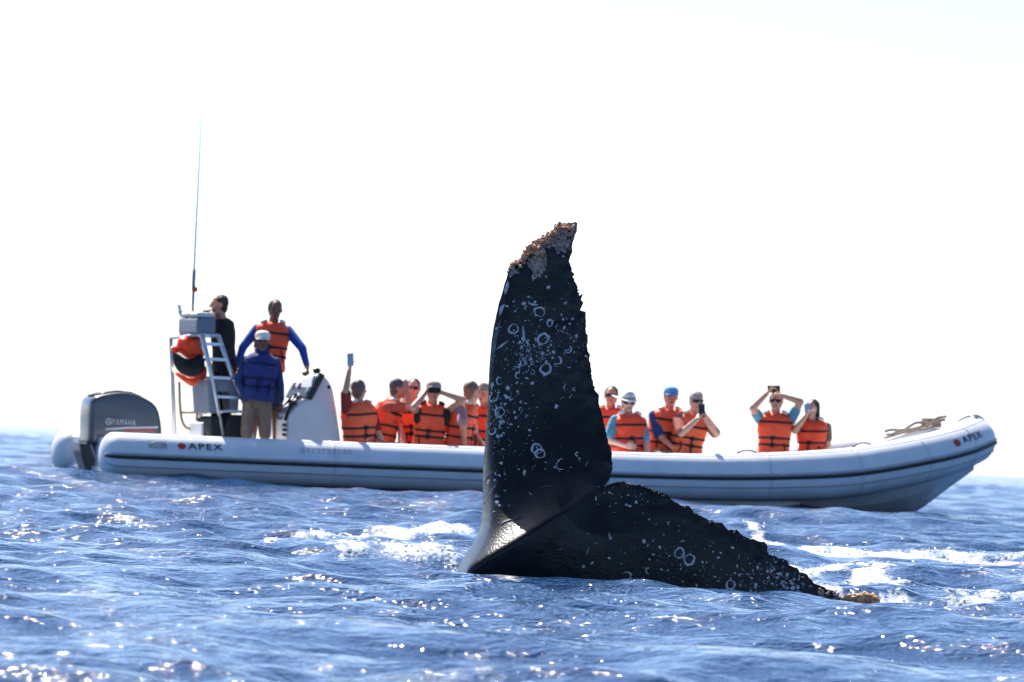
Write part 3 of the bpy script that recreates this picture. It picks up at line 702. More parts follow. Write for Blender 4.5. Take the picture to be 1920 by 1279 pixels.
    if glasses:
        g = MB(); 
        g.rings([[Hs + hr * 0.074 * math.sin(a) * q + hf * (0.03 + 0.075 * math.cos(a)) * 1.0 + hf * (q - 1) * 0.02 + hu * (0.010 + z) for a in np.linspace(-1.25, 1.25, 13)] + [Hs + hr * 0.066 * math.sin(a) + hf * (0.022 + 0.068 * math.cos(a)) + hu * (0.010 + z) for a in np.linspace(1.25, -1.25, 13)] for z, q in ((-0.022, 0.98), (0.0, 1.02), (0.018, 1.0))])
        g.build('sunglasses', mat('dark_lens', (0.01, 0.01, 0.012), 0.12, 0.1), root)
    if hat:
        kind, hcol = hat; hm = cloth(kind + '_' + '_'.join('%d' % (c * 100) for c in hcol), hcol); h_ = MB(); C0 = Hs + hu * 0.050 - hf * 0.008
        if kind == 'cap':
            rings_ = [[C0 + hr * 0.092 * q * math.sin(a) + hf * 0.108 * q * math.cos(a) + hu * z for a in np.linspace(0, 6.2832, 22, endpoint=False)] for z, q in ((-0.012, 0.97), (0.0, 1.0), (0.03, 0.99), (0.055, 0.90), (0.074, 0.68), (0.084, 0.35), (0.087, 0.05))]
            h_.rings(rings_); hobj = h_.build('cap', hm, root)
            v = MB(); vr = []
            for z in (0.0, 0.008):
                vr.append([C0 + hr * 0.082 * math.sin(a) + hf * (0.085 + 0.095 * max(0, math.cos(a))) + hu * (z - 0.006 - 0.02 * max(0, math.cos(a)) - 0.012 * math.sin(a) ** 2) for a in np.linspace(-1.57, 1.57, 15)])
            v.rings(vr); v.build('brim', hm, hobj)
        else:
            rings_ = [[C0 + hr * 0.094 * q * math.sin(a) + hf * 0.110 * q * math.cos(a) + hu * (z + (0.012 * math.cos(2 * a) if z > 0.05 else 0)) for a in np.linspace(0, 6.2832, 26, endpoint=False)] for z, q in ((-0.012, 1.0), (0.02, 0.98), (0.055, 0.88), (0.082, 0.74), (0.088, 0.45), (0.066, 0.1))]
            h_.rings(rings_); hobj = h_.build('hat_crown', hm, root)
            v = MB(); vr = []
            for q, z in ((0.9, -0.010), (1.35, -0.014), (1.95, -0.004), (1.96, 0.003), (1.35, -0.006), (0.9, -0.004)):
                vr.append([C0 + hr * 0.094 * q * 1.10 * math.sin(a) + hf * 0.110 * q * math.cos(a) + hu * (z + 0.045 * (q - 0.9) * abs(math.sin(a)) ** 1.5 - 0.02 * (q - 0.9)) for a in np.linspace(0, 6.2832, 32, endpoint=False)])
            v.rings(vr, caps=False); v.build('brim', hm, hobj)
            v = MB(); v.rings([[C0 + hr * 0.096 * math.sin(a) + hf * 0.112 * math.cos(a) + hu * z for a in np.linspace(0, 6.2832, 26, endpoint=False)] for z in (0.0, 0.022)]); v.build('hat_band', mat('hat_band', (0.30, 0.25, 0.2), 0.7), hobj)
    # --- clothes
    c = MB(); c.rings([[sub(p) for p in rg] for rg in torso_rings(pel, chest, neck, f, k, 0.014, z1=0.985)])
    for a, e_, w in arms:
        if sleeve > 1: c.capsule(sub(a), sub(e_), 0.066 * k, 0.054 * k, 12); c.capsule(sub(e_), sub(e_ + (w - e_) * min(0.94, sleeve - 1)), 0.054 * k, 0.038 * k, 12)
        elif sleeve > 0: c.capsule(sub(a), sub(a + (e_ - a) * sleeve), 0.070 * k, 0.066 * k, 12)
    remesh(c.build('shirt', cloth(*shirt), root), 0.011, 2)
    c = MB(); c.rings([[sub(p) for p in rg] for rg in torso_rings(pel, chest, neck, f, k, 0.017, z1=0.16)])
    for hp_, kn, ft in legs_:
        c.capsule(sub(hp_), sub(hp_ + (kn - hp_) * 0.92), 0.100 * k, 0.078 * k, 12)
        if long_legs: c.capsule(sub(kn), sub(kn + (ft - kn) * 0.9), 0.076 * k, 0.06 * k, 12)
    remesh(c.build('trousers' if long_legs else 'shorts', cloth(*bottoms), root), 0.013, 2)
    # --- life vest
    if vest:
        vm = M_ORANGES[int(head[0]) % 3] if vest_mat is None else vest_mat
        vr_ = random.Random(int(head[0])); belts = (0.27 + 0.06 * vr_.random(), 0.45 + 0.05 * vr_.random(), 0.75 + 0.06 * vr_.random()); ph_ = vr_.uniform(0, 6); slant = vr_.uniform(-0.05, 0.05)
        def mod(t, a):
            aa = (a + math.pi) % (2 * math.pi) - math.pi
            m = 1.0 - 0.045 * sum(math.exp(-((t - q) / 0.022) ** 2) for q in belts)
            m -= 0.07 * math.exp(-(aa / 0.10) ** 2)                                   # zip groove
            for s in (1, -1): m -= 0.06 * math.exp(-((aa - s * 1.72) / 0.16) ** 2)    # side gaps
            return m + 0.016 * math.sin(19 * t + 3 * aa + ph_) + 0.014 * math.sin(31 * t - 5 * aa + 2 * ph_)
        gr = 0.040 + 0.014 * vr_.random()
        vr = torso_rings(pel, chest, neck, f, k, gr, 0.04, 0.93, 40, 2.9, mod, 0.95)
        # upper edge turns in to a collar round the neck
        up = nrm(neck - chest); ff = nrm(f - up * np.dot(f, up)); rr_ = np.cross(ff, up)
        def cring(w, d, o, h): return [neck + up * (h - 0.028 * max(0, math.cos(a)) ** 2 * o) + rr_ * w * math.sin(a) + ff * (d * math.cos(a)) for a in np.linspace(0, 2 * math.pi, 40, endpoint=False)]
        vr = vr + [cring(0.150 * k, 0.125 * k, 0.6, -0.004), cring(0.105 * k, 0.105 * k, 1, 0.022), cring(0.080 * k, 0.088 * k, 1.2, 0.020), cring(0.066 * k, 0.07 * k, 1.4, -0.02)]
        vb = MB(); vb.rings([[sub(p) for p in rg] for rg in vr]); vo = vb.build('life_vest', vm, root)
        for q, tl in zip(belts, (1, 1, 0)):
            sb = MB(); rg = torso_rings(pel, chest, neck, f, k, gr + 0.004, q - 0.022, q + 0.022, 40, 2.9, lambda t, a: mod(q + 0.06, a), 0.95)
            if not tl: # chest strap crosses the front only
                rg = [[x for x, a in zip(g_, np.linspace(0, 360, 40, endpoint=False)) if a < 75 or a > 285] for g_ in rg]
                rg = [g_[9:] + g_[:9] for g_ in rg]
                # close into a thin slab
                rg = [g_ + [x - f * 0.012 for x in g_[::-1]] for g_ in rg]
            sel_ = rg[::7] + [rg[-1]]
            sb.rings([[sub(p) for p in g_] for g_ in sel_], caps=not tl); so = sb.build('strap', straps, vo)
            if tl:
                t0 = np.array(rg[len(rg) // 2][0]); bk = MB(); bk.box(sub(t0) + f * 0.008 + r * 0.03, (0.055, 0.02, 0.05), np.stack([r, f, [0, 0, 1]], 1)); bk.box(sub(t0) + f * 0.006 + r * 0.035 - np.array((0, 0, 0.05)), (0.02, 0.008, 0.09), np.stack([r, f, [0, 0, 1]], 1)); bk.build('buckle', straps, vo, 0.004)
        for j in range(vr_.randint(1, 3)):
            a_ = vr_.uniform(-0.9, 0.9); c0 = chest * 0.75 + pel * 0.25 - np.array((0, 0, 0.12 * vr_.random())); p0_ = c0 + (f * math.cos(a_) * (0.124 * k + gr + 0.012) + r * math.sin(a_) * (0.168 * k + gr))
            MB().tube([sub(p0_), sub(p0_) + r * vr_.uniform(-0.02, 0.02) + f * 0.008 - np.array((0, 0, 0.07)), sub(p0_) + r * vr_.uniform(-0.05, 0.05) + f * 0.004 - np.array((0, 0, 0.15))], [0.010, 0.010, 0.007], 5).build('strap_tail', straps, vo)
        if patches:
            for s in (1, -1):
                pb = MB(); c0 = sub(sh[0 if s == 1 else 1]) * 0.62 + sub(neck) * 0.38 + np.array((0, 0, 0.070)) + f * 0.045
                pb.ellipsoid(c0, np.stack([nrm(r + np.array((0, 0, -0.45 * s))), f, nrm(np.array((0, 0, 1.0)) + r * 0.45 * s)], 1), (0.045, 0.055, 0.024), 12, 6); pb.build('reflective_patch', M_CREAM if not pads else M_BLACKCLOTH, vo)
        if pads:
            for s in (1, -1):
                pb = MB(); c0 = sub(sh[0 if s == 1 else 1]) + f * 0.10 - np.array((0, 0, 0.06)) - r * s * 0.02; pb.ellipsoid(c0, np.stack([r, f, [0, 0, 1]], 1), (0.055, 0.05, 0.11), 12, 8); pb.build('shoulder_pad', M_BLACKCLOTH, vo)
    if collar:
        cb = MB(); cb.capsule(sub(neck) - hf * 0.0, sub(H) - hu * 0.075, 0.078, 0.072, 14); cb.build('neck_gaiter', cloth(*collar), root)
    # --- seat below a sitter belongs to the boat
    if sit:
        top = pel[2] - 0.10 * k; sb = MB(); sb.box((pel[0], pel[1], (top + DZ) / 2), (0.46, 0.40, top - DZ)); sb.build('jockey_seat', M_VINYL, boat, 0.03)
    return dict(root=root, arms=arms, H=H, f=f, r=r, hf=hf, off=off, pel=pel, sh=sh)

def held_box(name, label, cat, px, py, yb, w, h, t, yaw, m, roll=0, group=None, lens=None, screen=None):
    c = B(px, py, yb); f = dirB(yaw); r = np.cross(f, [0, 0, 1.0]); R = np.stack([r, f, [0, 0, 1.0]], 1) @ np.array(Matrix.Rotation(math.radians(roll), 3, 'Y'))
    root = empty(name, (0, 0, 0)); root.matrix_world = BM @ Matrix.Translation(Vector(c)); tag(root, label, cat, group)
    MB().box((0, 0, 0), (w, t, h), R).build('case', m, root, min(w, h, t) * 0.3)
    if lens:
        for (u, v, rad, ln) in lens:
            cc = R @ np.array((u, t / 2, v)); b_ = MB(); b_.rings([[cc + R @ np.array((q * rad * math.cos(a), d, q * rad * math.sin(a))) for a in np.linspace(0, 6.2832, 16, endpoint=False)] for q, d in ((1, -0.004), (1, ln * 0.6), (1.1, ln * 0.62), (1.1, ln), (0.85, ln), (0.8, ln * 0.7))]); b_.build('lens', M_BLACK, root)
    if screen:
        MB().box(R @ np.array((0, -t / 2 - 0.001, 0)), (w * 0.92, 0.002, h * 0.92), R).build('screen', M_BLACK, root)
    return root

GREY = ('grey', (0.10, 0.085, 0.075)); WHT = ('white', (0.5, 0.47, 0.43)); DRK = ('dark', (0.035, 0.022, 0.016)); BRN = ('brown', (0.055, 0.03, 0.02)); BLND = ('sandy', (0.22, 0.13, 0.075))
RED = ('dark_red', (0.22, 0.022, 0.022)); PINK = ('pink', (0.52, 0.24, 0.25)); TEAL = ('teal', (0.10, 0.30, 0.42)); NAVY = ('navy', (0.018, 0.06, 0.20)); BLUE = ('royal_blue', (0.018, 0.07, 0.36)); SALM = ('salmon', (0.42, 0.12, 0.09)); COR = ('coral', (0.50, 0.09, 0.05)); KHAKI = ('khaki', (0.24, 0.17, 0.13)); OLV = ('taupe', (0.22, 0.17, 0.13)); WHTC = ('white_cotton', (0.65, 0.64, 0.62))
G1 = 'passengers in orange vests seated along the boat'
# standing crew
person('person in black jacket standing on the steering tower with camera', (411, 572), 0.10, -75, -60, sit=False, k=0.98, skin_c='red', shirt=('black_jacket', (0.016, 0.018, 0.024)), sleeve=1.95, bottoms=('black', (0.012, 0.012, 0.014)), long_legs=True, hair=BRN, vest=False, hands=((402, 600, -0.12), (405, 601, 0.05)), elbows=((430, 640, -0.35), (425, 640, 0.1)), pel_px=16, lean=(0, 0), floor=PLAT)
held_box('camera', 'small black camera held up by person in black jacket', 'camera', 396, 587, 0.06, 0.13, 0.09, 0.06, -75, M_BLACK, lens=[(0, 0, 0.032, 0.07)])
person('crew member in blue long sleeves and open orange vest standing behind the console', (516, 581), 0.15, 12, 5, sit=False, k=1.0, skin_c='brown', shirt=BLUE, sleeve=1.9, bottoms=('dark_shorts', (0.03, 0.04, 0.08)), hair=DRK, hands=((443, 688, -0.05), (576, 688, -0.45)), elbows=((456, 648, 0.0), (560, 645, -0.2)), pel_px=-8, floor=PLAT)
person('crew member in blue jacket, purple vest and white cap standing beside the tower', (492, 641), -0.55, 4, 10, sit=False, k=0.97, skin_c='brown', shirt=('blue_jacket', (0.022, 0.045, 0.15)), sleeve=1.9, bottoms=('tan_shorts', (0.26, 0.17, 0.12)), long_legs=False, hat=('cap', (0.82, 0.78, 0.70)), hair=DRK, vest_mat=cloth('purple_vest', (0.038, 0.045, 0.19)), straps=cloth('navy_strap', (0.012, 0.016, 0.05)), patches=False, collar=('gaiter', (0.02, 0.045, 0.17)), hands=((463, 752, -0.05), (528, 752, 0.1)), elbows=((452, 715, 0), (523, 715, 0)), pel_px=-4)
# passengers, stern to bow
person('passenger in dark red shirt and orange vest raising a phone high overhead', (673, 731), -0.45, 150, 40, skin_c='tan', shirt=RED, sleeve=0.85, hair=GREY, hands=((655, 695, -0.22), None), elbows=((640, 735, -0.5), None), hdirs=((0.1, 0, 1), None), tilt=8, bottoms=('blue', (0.03, 0.08, 0.25)), pel_px=8, group=G1)
held_box('phone', 'pale blue phone held high overhead beside the white console', 'phone', 657, 674, -0.70, 0.08, 0.155, 0.012, -20, mat('phone_blue', (0.35, 0.46, 0.55), 0.3), 4, lens=[(0.02, 0.05, 0.008, 0.003)], screen=True)
person('grey haired passenger in orange vest turned sideways holding a blue phone', (747, 729), -0.10, 95, 80, skin_c='red', shirt=COR, sleeve=0.6, hair=GREY, hands=((760, 727, -0.08), (764, 728, 0.1)), elbows=((738, 780, -0.2), (765, 775, 0.2)), bottoms=('salmon_shorts', (0.3, 0.12, 0.1)), pel_px=-14, lean=(0.10, -0.03), group=G1)
held_box('phone', 'blue phone held at the face of a sideways passenger', 'phone', 760, 720, -0.10, 0.14, 0.075, 0.012, 60, mat('phone_bright', (0.04, 0.16, 0.50), 0.3), 0, screen=True)
person('passenger in sunglasses and orange vest sitting behind the binocular user', (775, 729), 0.42, -5, 0, skin_c='tan', shirt=SALM, sleeve=0.7, hair=BRN, glasses=True, pel_px=8, group=G1)
person('passenger in orange vest with black shoulder pads looking through binoculars', (813, 735), -0.42, 6, 6, skin_c='tan', shirt=WHTC, sleeve=0.0, hat=('cap', (0.34, 0.30, 0.27)), hair=GREY, pads=True, hands=((797, 738, -0.10), (831, 737, -0.10)), elbows=((760, 782, -0.25), (866, 776, -0.1)), bottoms=OLV, long_legs=True, pel_px=-5, lean=(0.06, 0), group=G1)
held_box('binoculars', 'black binoculars held to the eyes of seated passenger', 'binoculars', 814, 731, -0.57, 0.145, 0.075, 0.05, 6, M_BLACK, lens=[(-0.037, 0, 0.03, 0.07), (0.037, 0, 0.03, 0.07)])
person('sandy haired passenger with pink sleeve and orange vest turned towards the bow', (885, 734), -0.42, 125, 75, skin_c='red', shirt=PINK, sleeve=0.85, hair=BLND, hands=((870, 832, -0.25), None), elbows=((868, 800, -0.3), None), bottoms=('mauve', (0.3, 0.2, 0.24)), pel_px=-9, lean=(0.08, -0.03), group=G1)
person('passenger in tan brimmed hat half hidden behind the upright fluke', (909, 740), 0.40, -30, -20, skin_c='red', shirt=COR, sleeve=0.7, hat=('brim_hat', (0.42, 0.33, 0.24)), hair=BRN, group=G1)
person('bareheaded passenger in sunglasses behind the cowboy hat wearer', (1146, 743), 0.40, -5, 0, skin_c='red', shirt=COR, sleeve=0.7, hair=BRN, glasses=True, k=0.98, group=G1)
person('passenger in white cowboy hat, teal sleeves, sunglasses and orange vest', (1178, 755), -0.40, 8, 25, skin_c='pink', shirt=TEAL, sleeve=0.85, hat=('brim_hat', (0.84, 0.80, 0.74)), hair=GREY, glasses=True, hands=((1172, 836, -0.25), None), elbows=((1155, 812, -0.1), None), bottoms=('blue_shorts', (0.03, 0.06, 0.16)), k=0.97, pel_px=6, tilt=-6, group=G1)
person('smiling passenger in light blue cap and navy sleeves with orange vest', (1258, 745), -0.15, 8, 22, skin_c='red', shirt=NAVY, sleeve=0.95, hat=('cap', (0.16, 0.36, 0.66)), hair=GREY, hands=((1262, 840, -0.3), None), elbows=((1222, 815, -0.1), None), bottoms=KHAKI, pel_px=-9, lean=(0.04, 0), k=1.0, group=G1)
person('white haired passenger in sunglasses holding a phone in both hands', (1306, 752), -0.48, 18, 28, skin_c='pink', shirt=SALM, sleeve=0.9, hair=WHT, glasses=True, hands=((1307, 786, -0.28), (1323, 788, -0.22)), elbows=((1268, 818, -0.15), (1345, 818, 0.0)), bottoms=('dark_grey', (0.05, 0.05, 0.06)), long_legs=True, pel_px=-10, lean=(0.10, -0.02), tilt=-8, group=G1)
held_box('phone', 'black phone held upright by white haired passenger', 'phone', 1316, 770, -0.78, 0.078, 0.16, 0.012, 12, M_BLACK, 4, lens=[(0.02, 0.055, 0.009, 0.003)])
person('passenger in teal t-shirt and orange vest aiming a phone from above the head', (1455, 753), -0.35, -8, 0, skin_c='tan', shirt=TEAL, sleeve=0.55, hair=BRN, glasses=True, hands=((1438, 738, -0.15), (1466, 742, -0.15)), elbows=((1398, 776, -0.1), (1506, 778, -0.1)), bottoms=('grey_shorts', (0.10, 0.11, 0.13)), k=0.98, group=G1)
held_box('phone', 'dark phone held sideways above the teal t-shirt passenger', 'phone', 1451, 729, -0.50, 0.155, 0.078, 0.012, -5, M_BLACK, 3, lens=[(0.05, 0.02, 0.009, 0.003)])
person('dark haired passenger in brown top and orange vest nearest the bow', (1523, 768), -0.38, -25, -12, skin_c='tan', shirt=('brown_top', (0.16, 0.10, 0.075)), sleeve=0.6, hair=DRK, long_hair=True, k=0.90, hands=((1510, 782, -0.22), None), elbows=((1484, 815, -0.2), None), bottoms=('pale_shorts', (0.35, 0.42, 0.46)), pel_px=5, lean=(0.06, 0), tilt=-5, group=G1)
held_box('phone', 'small pale phone held to the cheek of the dark haired passenger', 'phone', 1514, 767, -0.60, 0.075, 0.14, 0.012, -25, mat('phone_pale', (0.30, 0.42, 0.60), 0.3), 10, screen=True)

# ---- spare life vests hung on the tower in a black bag
def puff(name, pix, yb, depth, m, label, cat, step=0.03, lump=0.25, seed=1, parent=None):
    O = [(p[0], p[2]) for p in (B(x, y, yb) for x, y in pix)]
    O = [tuple(p) for p in catmull([(a, b, 0) for a, b in O + O[:1]], 4)[:-1, :2]]
    P_, F_, _ = fill(O, step); d = poly_dist(P_, O + [O[0]])
    T = depth * np.sqrt(1 - (1 - np.clip(d / (depth * 1.3), 0, 1)) ** 2) * (1 + lump * (fbm(P_[:, 0] * 11, P_[:, 1] * 11, seed) - 0.5) * 2)
    c = P_.mean(0); n_ = len(P_)
    v = [(p[0] - c[0], -t, p[1] - c[1]) for p, t in zip(P_, T)] + [(p[0] - c[0], t, p[1] - c[1]) for p, t in zip(P_, T)]
    b = MB(); b.add(v, list(F_) + [tuple(i + n_ for i in f_[::-1]) for f_ in F_]); o = b.build(name, m, None)
    bm_ = bmesh.new(); bm_.from_mesh(o.data); bmesh.ops.remove_doubles(bm_, verts=bm_.verts, dist=1e-4); bmesh.ops.recalc_face_normals(bm_, faces=bm_.faces); bm_.to_mesh(o.data); bm_.free()
    o.matrix_world = BM @ Matrix.Translation(Vector((c[0], yb, c[1])))
    return tag(o, label, cat)
puff('spare_life_vest', [(334, 634), (350, 629), (372, 632), (376, 646), (382, 662), (380, 672), (366, 674), (350, 672), (336, 662), (324, 664), (321, 650), (330, 648)], 0.0, 0.10, M_ORANGE, 'bunched orange life vest hung above the black bag on the tower', 'life vest', seed=3)
puff('kit_bag', [(324, 660), (336, 664), (348, 672), (362, 672), (374, 664), (382, 672), (384, 690), (374, 703), (356, 707), (336, 698), (326, 682)], -0.10, 0.11, M_BLACKCLOTH, 'sagging black bag hung between two orange vests on the tower', 'bag', seed=5)
puff('spare_life_vest', [(322, 682), (332, 696), (352, 706), (374, 702), (384, 686), (388, 694), (386, 708), (374, 716), (360, 724), (348, 718), (330, 704), (323, 694)], 0.0, 0.09, M_ORANGE, 'folded orange life vest hanging in a point below the black bag', 'life vest', seed=8)
# ================================================================== THE WHALE'S TAIL
WY = 40.0
def z7(p): return (840 + p[0] / 3.553, 400 + p[1] / 3.553)
def z8(p): return (840 + p[0] / 3.4575, 740 + p[1] / 3.4575)
def z1(p): return (1040 + p[0] / 3.0968, 880 + p[1] / 3.0968)
lead = [z7(p) for p in [(850,52),(830,58),(790,62),(740,60),(715,75),(700,110),(660,135),(620,165),(575,185),(555,210),(520,235),(490,265),(480,300),(450,320),(418,338),(404,368),(395,400),(385,440),(370,480),(355,540),(335,600),(318,680),(305,740),(295,800),(285,870),(278,950),(272,1030),(268,1120),(265,1200)]] \
     + [z8(p) for p in [(258,60),(250,120),(245,200),(240,260),(235,330),(228,400),(225,470),(222,540),(222,600),(222,680),(218,760),(210,840),(195,890),(170,940),(140,990),(110,1035),(80,1085),(50,1145)]]
under = [(835, 1110), (800, 1170), (780, 1260), (860, 1340), (1020, 1360), (1200, 1330), (1400, 1262), (1540, 1190), (1615, 1140)]
trail2 = [z1(p) for p in [(1815,748),(1790,722),(1740,712),(1690,716),(1640,722),(1600,722),(1580,706),(1568,684),(1530,680),(1500,660),(1465,650),(1440,620),(1420,592),(1380,585),(1370,560),(1325,545),(1310,515),(1260,500),(1225,490),(1200,470),(1203,435),(1190,415),(1140,402),(1100,395),(1055,370),(1030,340),(985,348),(965,330),(945,302),(910,305),(895,290),(870,290),(850,275),(820,262),(785,240),(765,212),(730,212),(700,195),(660,170),(640,145),(615,135),(570,125),(530,105),(485,88),(455,95),(420,80),(380,70),(330,80),(292,98)]]
trail1 = [z8(p) for p in [(1003,594),(1020,575),(1040,545),(1055,500),(1062,450),(1055,420),(1058,380),(1050,355),(1035,310),(1020,240),(1005,170),(990,110),(975,60)]] \
     + [z7(p) for p in [(1000,1205),(978,1185),(968,1150),(955,1080),(948,1020),(938,970),(945,940),(930,920),(922,880),(930,840),(918,780),(920,720),(915,700),(915,655),(880,645),(890,620),(897,590),(885,575),(898,528),(875,545),(862,520),(865,490),(850,460),(830,420),(842,403),(822,385),(825,360),(805,320),(815,280),(828,250),(825,230),(830,190),(845,140),(860,100),(862,60)]]
def rough_line(line, amp, seg):
    out = []; r_ = random.Random(len(line))
    for a, b in zip(line[:-1], line[1:]):
        L = math.dist(a, b); n = max(1, int(L / seg))
        for i in range(n):
            t = i / n; j = amp if i else amp * 0.4
            out.append((a[0] + (b[0] - a[0]) * t + r_.uniform(-j, j), a[1] + (b[1] - a[1]) * t + r_.uniform(-j, j)))
    return out + [line[-1]]
leadr = rough_line(lead[:16], 1.1, 3.5)[:-1] + rough_line(lead[15:], 0.25, 6)
tr2 = rough_line(trail2, 1.5, 4); tr1 = rough_line(trail1, 1.1, 4)
SC = 300.0
outl = [(x / SC, -y / SC) for x, y in leadr + under + tr2 + tr1]
P_, F_, orig = fill(outl, 0.019)
ridge = [(842, 1084), (950, 1023), (1040, 968), (1085, 940), (1133, 906)]
LEADL = [(x / SC, -y / SC) for x, y in lead + under]
TRAILL = [(x / SC, -y / SC) for x, y in trail2 + trail1]
RIDGE = [(x / SC, -y / SC) for x, y in ridge]
def whale_depth(P):
    """mid-surface depth and half thickness (metres) at points given in picture metres"""
    P = np.asarray(P, float); x = P[:, 0] * SC; y = -P[:, 1] * SC
    dl = poly_dist(P, LEADL); dt = poly_dist(P, TRAILL); dr = poly_dist(P, RIDGE)
    # side of the keel: positive = upright fluke
    yr = np.interp(x, [p[0] for p in ridge] + [1150, 1170, 1200, 1700], [p[1] for p in ridge] + [892, 860, 800, 500]); sd = (yr - y) / SC
    up = np.clip((yr - y) / SC / 0.25, -1, 1)
    t = np.clip((x - 842) / (1133 - 842), 0, 1)
    upright = 0.10 * np.clip((1000 - y) / 560, 0, 1.2) ** 2 + 0.10 * np.clip((x - 900) / 260, -0.5, 1.2) - 0.24 * np.clip((x - 900) / 170, 0, 1) * np.exp(-np.clip(sd, 0, 9) / 0.24)
    lying = np.interp(x, [780, 842, 950, 1050, 1133, 1250, 1400, 1640], [0.02, 0.0, -0.07, -0.15, -0.22, -0.38, -0.65, -1.13])
    s = 1 / (1 + np.exp(-np.clip(sd / 0.05, -40, 40)))
    mid = upright * s + lying * (1 - s)
    kh = 0.36 * (1 - t) ** 0.8 + 0.01                                       # keel height
    kw = np.where(sd > 0, 0.15, 0.80)
    keel_ = kh * np.exp(-(np.sqrt(dr ** 2 + 0.018 ** 2) - 0.018) / kw) 
    tm = 0.062 + 0.10 * np.exp(-(np.hypot(x - 960, y - 1040) / 190) ** 2) * 2 - 0.028 * np.clip((700 - y) / 280, 0, 1)
    prof = np.sqrt(np.clip(1 - (1 - np.clip(dl / 0.13, 0, 1)) ** 2, 0, 1)) * np.clip(dt / 0.30, 0, 1) ** 0.75
    T = tm * prof; edge = np.clip(dl / 0.10, 0, 1)
    front = mid - T - keel_ * np.minimum(np.clip(dl / 0.06, 0, 1), np.clip(dt / 0.08, 0, 1)); back = mid + T + 0.5 * keel_ * edge * np.clip(dt / 0.08, 0, 1)
    return front, back
fr, bk = whale_depth(P_)
# knobbly skin towards the trailing edges
dt = poly_dist(P_, TRAILL)
kn = (fbm(P_[:, 0] * 26, P_[:, 1] * 26, 9) - 0.5) * np.exp(-dt / 0.10) * 0.045 * np.clip(dt / 0.01, 0, 1)
fr = fr + kn + (fbm(P_[:, 0] * 7, P_[:, 1] * 7, 12) - 0.5) * 0.012
C0 = at(960, 1075, WY)
def W3(x, y, d):
    """picture metres + depth -> world"""
    p = at(x * SC, -y * SC, WY); return np.array((p.x, p.y + d, p.z))
_o = at(0, 0, WY); _ex = (at(1000, 0, WY) - _o) / 1000; _ey = (at(0, 1000, WY) - _o) / 1000
def Wv(P, d):
    x = P[:, 0:1] * SC; y = -P[:, 1:2] * SC
    return np.array(_o) + x * np.array(_ex) + y * np.array(_ey) + np.stack([0 * d, d, 0 * d], 1)
n_ = len(P_); vf = Wv(P_, fr); vb = Wv(P_, bk)
org = np.array((C0.x, WY, 0.0))
m = MB(); m.add(np.concatenate([vf, vb]) - org, list(F_) + [tuple(i + n_ for i in f_[::-1]) for f_ in F_])

def whale_skin():
    mm = bpy.data.materials.new('whale_skin'); mm.use_nodes = True; n = mm.node_tree.nodes; l = mm.node_tree.links; b = n['Principled BSDF']
    b.inputs['Roughness'].default_value = 0.30; b.inputs['IOR'].default_value = 1.36; b.inputs['Coat Weight'].default_value = 0.0; b.inputs['Coat Roughness'].default_value = 0.12
    tc = n.new('ShaderNodeTexCoord')
    nz = n.new('ShaderNodeTexNoise'); nz.inputs['Scale'].default_value = 9; nz.inputs['Detail'].default_value = 7; l.new(tc.outputs['Object'], nz.inputs['Vector'])
    r = n.new('ShaderNodeValToRGB'); r.color_ramp.elements[0].color = (0.005, 0.0048, 0.0055, 1); r.color_ramp.elements[1].color = (0.013, 0.0125, 0.014, 1); r.color_ramp.elements[0].position = 0.35; r.color_ramp.elements[1].position = 0.7
    l.new(nz.outputs['Fac'], r.inputs['Fac']); l.new(r.outputs[0], b.inputs['Base Color'])
    vo = n.new('ShaderNodeTexNoise'); vo.inputs['Scale'].default_value = 60; vo.inputs['Detail'].default_value = 3; l.new(tc.outputs['Object'], vo.inputs['Vector'])
    bp = n.new('ShaderNodeBump'); bp.inputs['Strength'].default_value = 0.25; bp.inputs['Distance'].default_value = 0.012; l.new(vo.outputs['Fac'], bp.inputs['Height']); l.new(bp.outputs[0], b.inputs['Normal'])
    return mm
whale_root = empty('whale', org); tag(whale_root, 'black humpback whale tail, one fluke upright and one lying on the water', 'whale')
skin_o = m.build('tail_flukes', whale_skin(), whale_root)
bm_ = bmesh.new(); bm_.from_mesh(skin_o.data); bmesh.ops.remove_doubles(bm_, verts=bm_.verts, dist=2e-4); bmesh.ops.recalc_face_normals(bm_, faces=bm_.faces); bm_.to_mesh(skin_o.data); bm_.free()
skin_o.data.polygons.foreach_set('use_smooth', [True] * len(skin_o.data.polygons))

